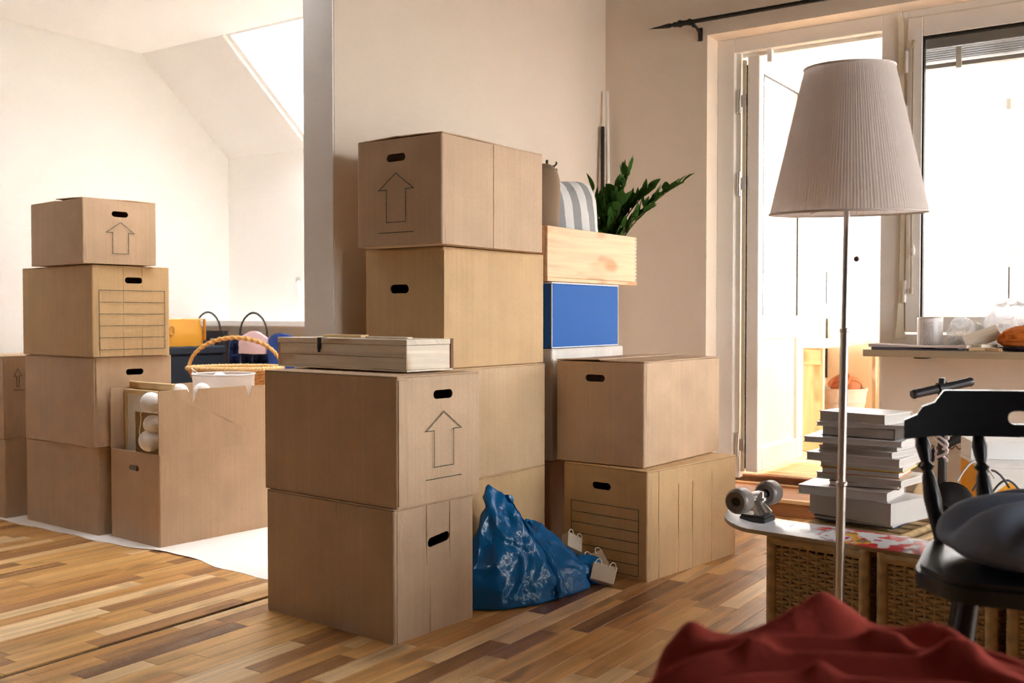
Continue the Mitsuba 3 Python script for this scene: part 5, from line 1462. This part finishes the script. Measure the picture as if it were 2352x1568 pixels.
for i, (a, b, rz, L_) in enumerate([(-0.80, 4.50, 0.5, 0.07), (-0.745, 4.49, 0.2, 0.09), (-0.70, 4.485, -0.3, 0.06), (-0.725, 4.53, 0.9, 0.08), (-0.775, 4.525, 1.8, 0.05), (-0.665, 4.50, 1.3, 0.06)]):
    add('wood_offcut', bx(-L_ / 2, L_ / 2, -0.008, 0.008, 0, 0.013, 0.001), 'wood', uv=wu([1, 5, 0][i % 3], 0), X=X_(a, b, ZL + 0.0008 + 0.013 * (i == 3), rz, 0, 0),
        label=['short wooden offcut at the left of the offcuts on the shelf board', 'longest wooden offcut lying at the front edge of the shelf board', 'small offcut at the front edge before the orange cloth', 'wooden offcut lying on top of the other offcuts', 'tiny wooden offcut under the tilted wood block', 'wooden offcut at the right, next to the orange cloth'][i], cat='wood offcut', group='wooden offcuts on the shelf board')
add('orange_cloth', film_bag(0.31, 0.17, 0.10, 21, 0.28), 'vc_cloth', smooth=30, color=(0.60, 0.17, 0.035), X=X_(-0.545, 4.58, ZL + 0.012, 0.05, 0, -0.05), label='crumpled orange cloth on the right part of the shelf board', cat='cloth')
add('black_cloth', film_bag(0.34, 0.15, 0.022, 25), 'vc_cloth', smooth=45, color=(0.02, 0.016, 0.02), X=X_(-0.54, 4.53, ZL + 0.001, 0.0), label='flat black cloth under the orange one', cat='cloth')
add('brown_carton', bx(-0.12, 0.10, -0.05, 0.05, 0, 0.085, 0.002), 'vc_matte', color=(0.36, 0.29, 0.19), X=X_(-0.43, 4.74, ZL + 0.001, 0.1), label='small brown carton at the right edge of the shelf board', cat='carton')

# radiator under the window
rd = thing('radiator', 'cream ribbed radiator on the wall under the window', 'radiator')
for i in range(36):
    add('rib', bx(-1.06 + i * 0.045, -1.06 + i * 0.045 + 0.036, 4.665, 4.735, 0.09, 0.455, 0.008), 'trim_white', rd)
add('pipe', [tube([[-1.05, 4.70, 0.43], [0.58, 4.70, 0.43]], 0.014, 10), tube([[-1.05, 4.70, 0.115], [0.58, 4.70, 0.115]], 0.014, 10), tube([[-1.09, 4.70, 0.0], [-1.09, 4.70, 0.115], [-1.04, 4.70, 0.115]], 0.010, 10)], 'trim_white', rd, smooth=40)

# ------------------------------------------------------------------ clutter behind the chair
sct = thing('kick_scooter', 'black kick scooter whose handlebar rises behind the chair', 'scooter')
hc = cam(1.19, 2.82, 0.750)
hd = cam(0.175, 0.02, 0.035) / np.linalg.norm(cam(0.175, 0.02, 0.035))
for s, nm in ((-1, 'grip'), (1, 'grip')):
    add('grip', along(lathe([[0, 0.0], [0.009, 0], [0.0125, 0.004], [0.0122, 0.068], [0.0135, 0.074], [0.011, 0.08], [0, 0.08]], 16), hc + hd * s * 0.010, hc + hd * s * 0.2), 'vc_gloss', sct, smooth=40, color=(0.018, 0.018, 0.022))
add('clamp', [tube([hc - hd * 0.012, hc + hd * 0.012], 0.017, 14), tube([hc + [0, 0, 0.0], hc + [0, 0, 0.028]], [0.012, 0.009], 10)], 'vc_gloss', sct, smooth=40, color=(0.025, 0.025, 0.028))
foot_ = cam(1.215, 2.86, 0.0)
add('stem', tube([hc, (hc + foot_) / 2, foot_ + [0, 0, 0.10]], [0.011, 0.013, 0.016], 12), 'vc_gloss', sct, smooth=40, color=(0.02, 0.02, 0.022))
wheelp = [[0.0, -0.012], [0.02, -0.012], [0.03, -0.010], [0.042, -0.012], [0.05, -0.008], [0.05, 0.008], [0.042, 0.012], [0.03, 0.010], [0.02, 0.012], [0, 0.012]]
fx = cam(0.5, 0.06, 0) / np.linalg.norm(cam(0.5, 0.06, 0))
for d_ in (0.0, 0.52):
    add('wheel', along(lathe(wheelp, 28), foot_ + fx * d_ + [0, 0, 0.05], foot_ + fx * d_ + [0, 0, 0.05] + np.cross(fx, [0, 0, 1.0])), 'vc_gloss', sct, smooth=40, color=(0.05, 0.05, 0.05))
add('footboard', tube([foot_ + fx * 0.04 + [0, 0, 0.11], foot_ + fx * 0.10 + [0, 0, 0.075], foot_ + fx * 0.46 + [0, 0, 0.07]], [0.016, 0.03, 0.03], 12), 'vc_gloss', sct, smooth=40, color=(0.025, 0.025, 0.028))
add('knotted_string', [tube(np.stack([hc[0] + 0.02 * np.cos(t_ * 9 + p) + 0 * t_, hc[1] + 0.02 * np.sin(t_ * 7 + p), hc[2] - 0.10 - 0.10 * t_], 1), 0.0035, 6) for p in (0.0, 1.5, 3.2) for t_ in [np.linspace(0, 1, 24)]], 'vc_cloth', smooth=50, color=(0.72, 0.62, 0.64), label='knotted pale string hanging on the scooter stem', cat='string')

yx = thing('orange_carton', 'white-topped carton with orange sides printed with white blobs', 'carton')
Xyx = np.eye(4)
dR = cam(0.93, -0.20) / np.linalg.norm(cam(0.93, -0.20))
Xyx[:3, 0], Xyx[:3, 1], Xyx[:3, 2], Xyx[:3, 3] = dR, np.cross([0, 0, 1], dR), [0, 0, 1], cam(1.46, 3.18)
add('body', bx(0, 0.50, 0, 0.26, 0.0, 0.475, 0.003), 'vc_matte', yx, X=Xyx, color=(0.78, 0.36, 0.025))
add('lid', bx(-0.003, 0.503, -0.003, 0.263, 0.475, 0.485, 0.001), 'vc_matte', yx, X=Xyx, color=(0.80, 0.80, 0.79))
add('lid', bx(0.0, 0.50, 0.12, 0.263, 0.486, 0.545, 0.002), 'vc_matte', yx, X=Xyx, color=(0.82, 0.82, 0.81))
blob = sg.Polygon([(0, 0.475), (0.16, 0.475), (0.15, 0.43), (0.12, 0.40), (0.09, 0.435), (0.05, 0.40), (0.03, 0.33), (0.02, 0.2), (0.025, 0.0), (0, 0.0)]).buffer(0.012).buffer(-0.012).intersection(sg.box(0, 0, 0.5, 0.475))
bmz = prism(blob, 0.0012)
bmz.apply_transform(np.array([[1, 0, 0, 0], [0, 0, -1, 0], [0, 1, 0, 0], [0, 0, 0, 1.0]]))
add('printed_blob', bmz, 'vc_matte', yx, X=Xyx, color=(0.80, 0.79, 0.76))
pfm = trimesh.creation.icosphere(4, 1.0)
v = np.array(pfm.vertices) * [0.105, 0.10, 0.075]
v *= (1 + 0.06 * (meshkit.fbm(v * 90, 3)[:, None] - 0.5))
pfm.vertices = v + [0, 0, 0.072]
add('grey_pouf', pfm, 'vc_cloth', smooth=60, color=(0.30, 0.29, 0.28), X=X_(*cam(1.205, 2.58), ZI), label='fuzzy grey knitted pouf behind the chair spindles', cat='pouf')
chk = bag_body(0.11, 0.09, 0.115, 0.7, 31, 0.008, 0.02).subdivide()
add('checked_cloth', chk, 'vc_cloth', smooth=50, X=X_(*cam(1.085, 2.50), ZI, 0.3), color=lambda v: np.where(((np.floor(v[:, :1] / 0.006) + np.floor(v[:, 2:3] / 0.006)) % 2) == 0, 0.5, 0.06) * np.array([[1, 0.98, 0.95]]), label='black and white checked cloth beside the grey pouf', cat='cloth')
tg = thing('cream_tote', 'cream cloth tote with brown handwriting behind the orange-sided carton', 'tote bag')
Xtg = Xyx.copy()
Xtg[:3, 3] = cam(1.66, 3.76)
tmesh = bag_body(0.52, 0.14, 0.60, 0.55, 41, 0.008, 0.10)
add('body', tmesh, 'vc_cloth', tg, smooth=50, X=Xtg, color=(0.56, 0.45, 0.32))
scr = []
s0 = np.linspace(0, 1, 60)
scr.append(np.stack([0.03 + 0.012 * np.sin(s0 * 7) - 0.03 * s0, 0.565 - 0.055 * s0 + 0 * s0], 1))
scr.append(np.stack([0.055 + 0.10 * s0, 0.53 + 0.018 * np.sin(s0 * 19)], 1))
gs = shapely.union_all([sg.LineString(q).buffer(0.0032) for q in scr])
wr_ = prism(gs, 0.002)
txt = meshkit.text_mesh('1870', 0.03, 0.002)
txt.apply_translation([0.02, 0.455, 0])
smal = [sg.LineString(np.stack([-0.20 + 0.20 * s0, 0.47 + 0.006 * np.sin(s0 * 47)], 1)).buffer(0.0022)]
wr_ = cat_([wr_, txt, prism(smal[0], 0.002)])
wr_.apply_transform(np.array([[1, 0, 0, 0], [0, 0, -1, -0.062], [0, 1, 0, 0], [0, 0, 0, 1.0]]))
add('handwriting', wr_, 'vc_matte', tg, X=Xtg, color=(0.16, 0.09, 0.05))
bt = np.linspace(0, np.pi, 40)
add('bicycle_tyre', tube([cam(1.66 + 0.26 * math.cos(a), 3.57, 0.278 + 0.26 * math.sin(a)) for a in np.linspace(0, 2 * np.pi, 60, endpoint=False)], 0.017, 10, closed=True), 'vc_matte', smooth=60, color=(0.02, 0.02, 0.02), label='black bicycle tyre standing between carton and cream tote', cat='tyre')
for i in range(3):
    t_ = np.linspace(0, 1, 20)
    c = np.array([cam(1.20 + 0.10 * i * 0.5 + 0.10 * a, 2.74 + 0.02 * i, ZB + 0.10 + 0.055 * math.sin(a * 3.0) - 0.03 * i) for a in t_])
    add('cable', tube(c, 0.003, 6), 'vc_gloss', smooth=50, color=(0.04, 0.04, 0.045) if i else (0.6, 0.6, 0.6), label=['thin grey cable looping behind the chair spindles', 'upper black cable loop behind the chair spindles', 'lower black cable loop behind the chair spindles'][i], cat='cable')
add('dark_backpack', bag_body(0.13, 0.14, 0.56, 0.7, 51, 0.012, 0.03), 'vc_cloth', smooth=50, X=X_(*cam(1.365, 3.04), 0.001, 0.6), color=(0.016, 0.015, 0.016), label='tall black cloth bag on the floor behind the checked cloth', cat='bag')
for i in range(7):
    add('kindling_stick', bx(-0.09, 0.09, -0.006, 0.006, 0, 0.010, 0.001), 'wood', uv=wu([1, 0, 5][i % 3], 0), X=X_(*cam(1.01 + 0.014 * i, 2.55 + 0.012 * i), ZI, TH + 0.95 + 0.06 * (i % 3)),
        label=['pale', 'yellowish', 'golden brown', 'whitish', 'honey-coloured', 'darker brown', 'pale'][i] + ' thin wooden stick, ' + ['nearest the book pile', 'second from the book pile', 'third from the book pile', 'middle of the seven by the book pile', 'fifth from the book pile', 'sixth from the book pile', 'farthest right from the book pile'][i], cat='stick', group='wooden sticks right of the book pile')
add('yellow_tag', bx(-0.014, 0.014, -0.01, 0.01, 0, 0.02, 0.003), 'vc_gloss', color=(0.62, 0.60, 0.05), X=X_(*cam(1.005, 2.60), ZB + 0.008, 0.5), label='small yellow tag between book pile and wooden sticks', cat='tag')
add('brown_carton', bx(-0.09, 0.09, -0.07, 0.07, 0, 0.105, 0.002), 'vc_matte', color=(0.42, 0.33, 0.26), X=X_(*cam(1.19, 3.10), 0.491, TH - 0.3), label='small beige carton between book pile and chair', cat='carton')
add('storage_box', bx(-0.09, 0.09, -0.10, 0.10, 0, 0.49, 0.003), 'vc_matte', color=(0.30, 0.20, 0.11), X=X_(*cam(1.19, 3.12), 0.0, TH - 0.3), label='brown storage box on the floor behind the book pile', cat='box')
add('green_leafy_cloth', film_bag(0.17, 0.10, 0.028, 61), 'vc_cloth', smooth=45, color=lambda v: np.where(meshkit.noise(v * 60)[:, None] > 0.45, np.array([[0.02, 0.025, 0.02]]), np.array([[0.30, 0.38, 0.05]])), X=X_(*cam(1.19, 3.08), 0.597, TH), label='black and green crumpled cloth on the beige carton', cat='cloth')
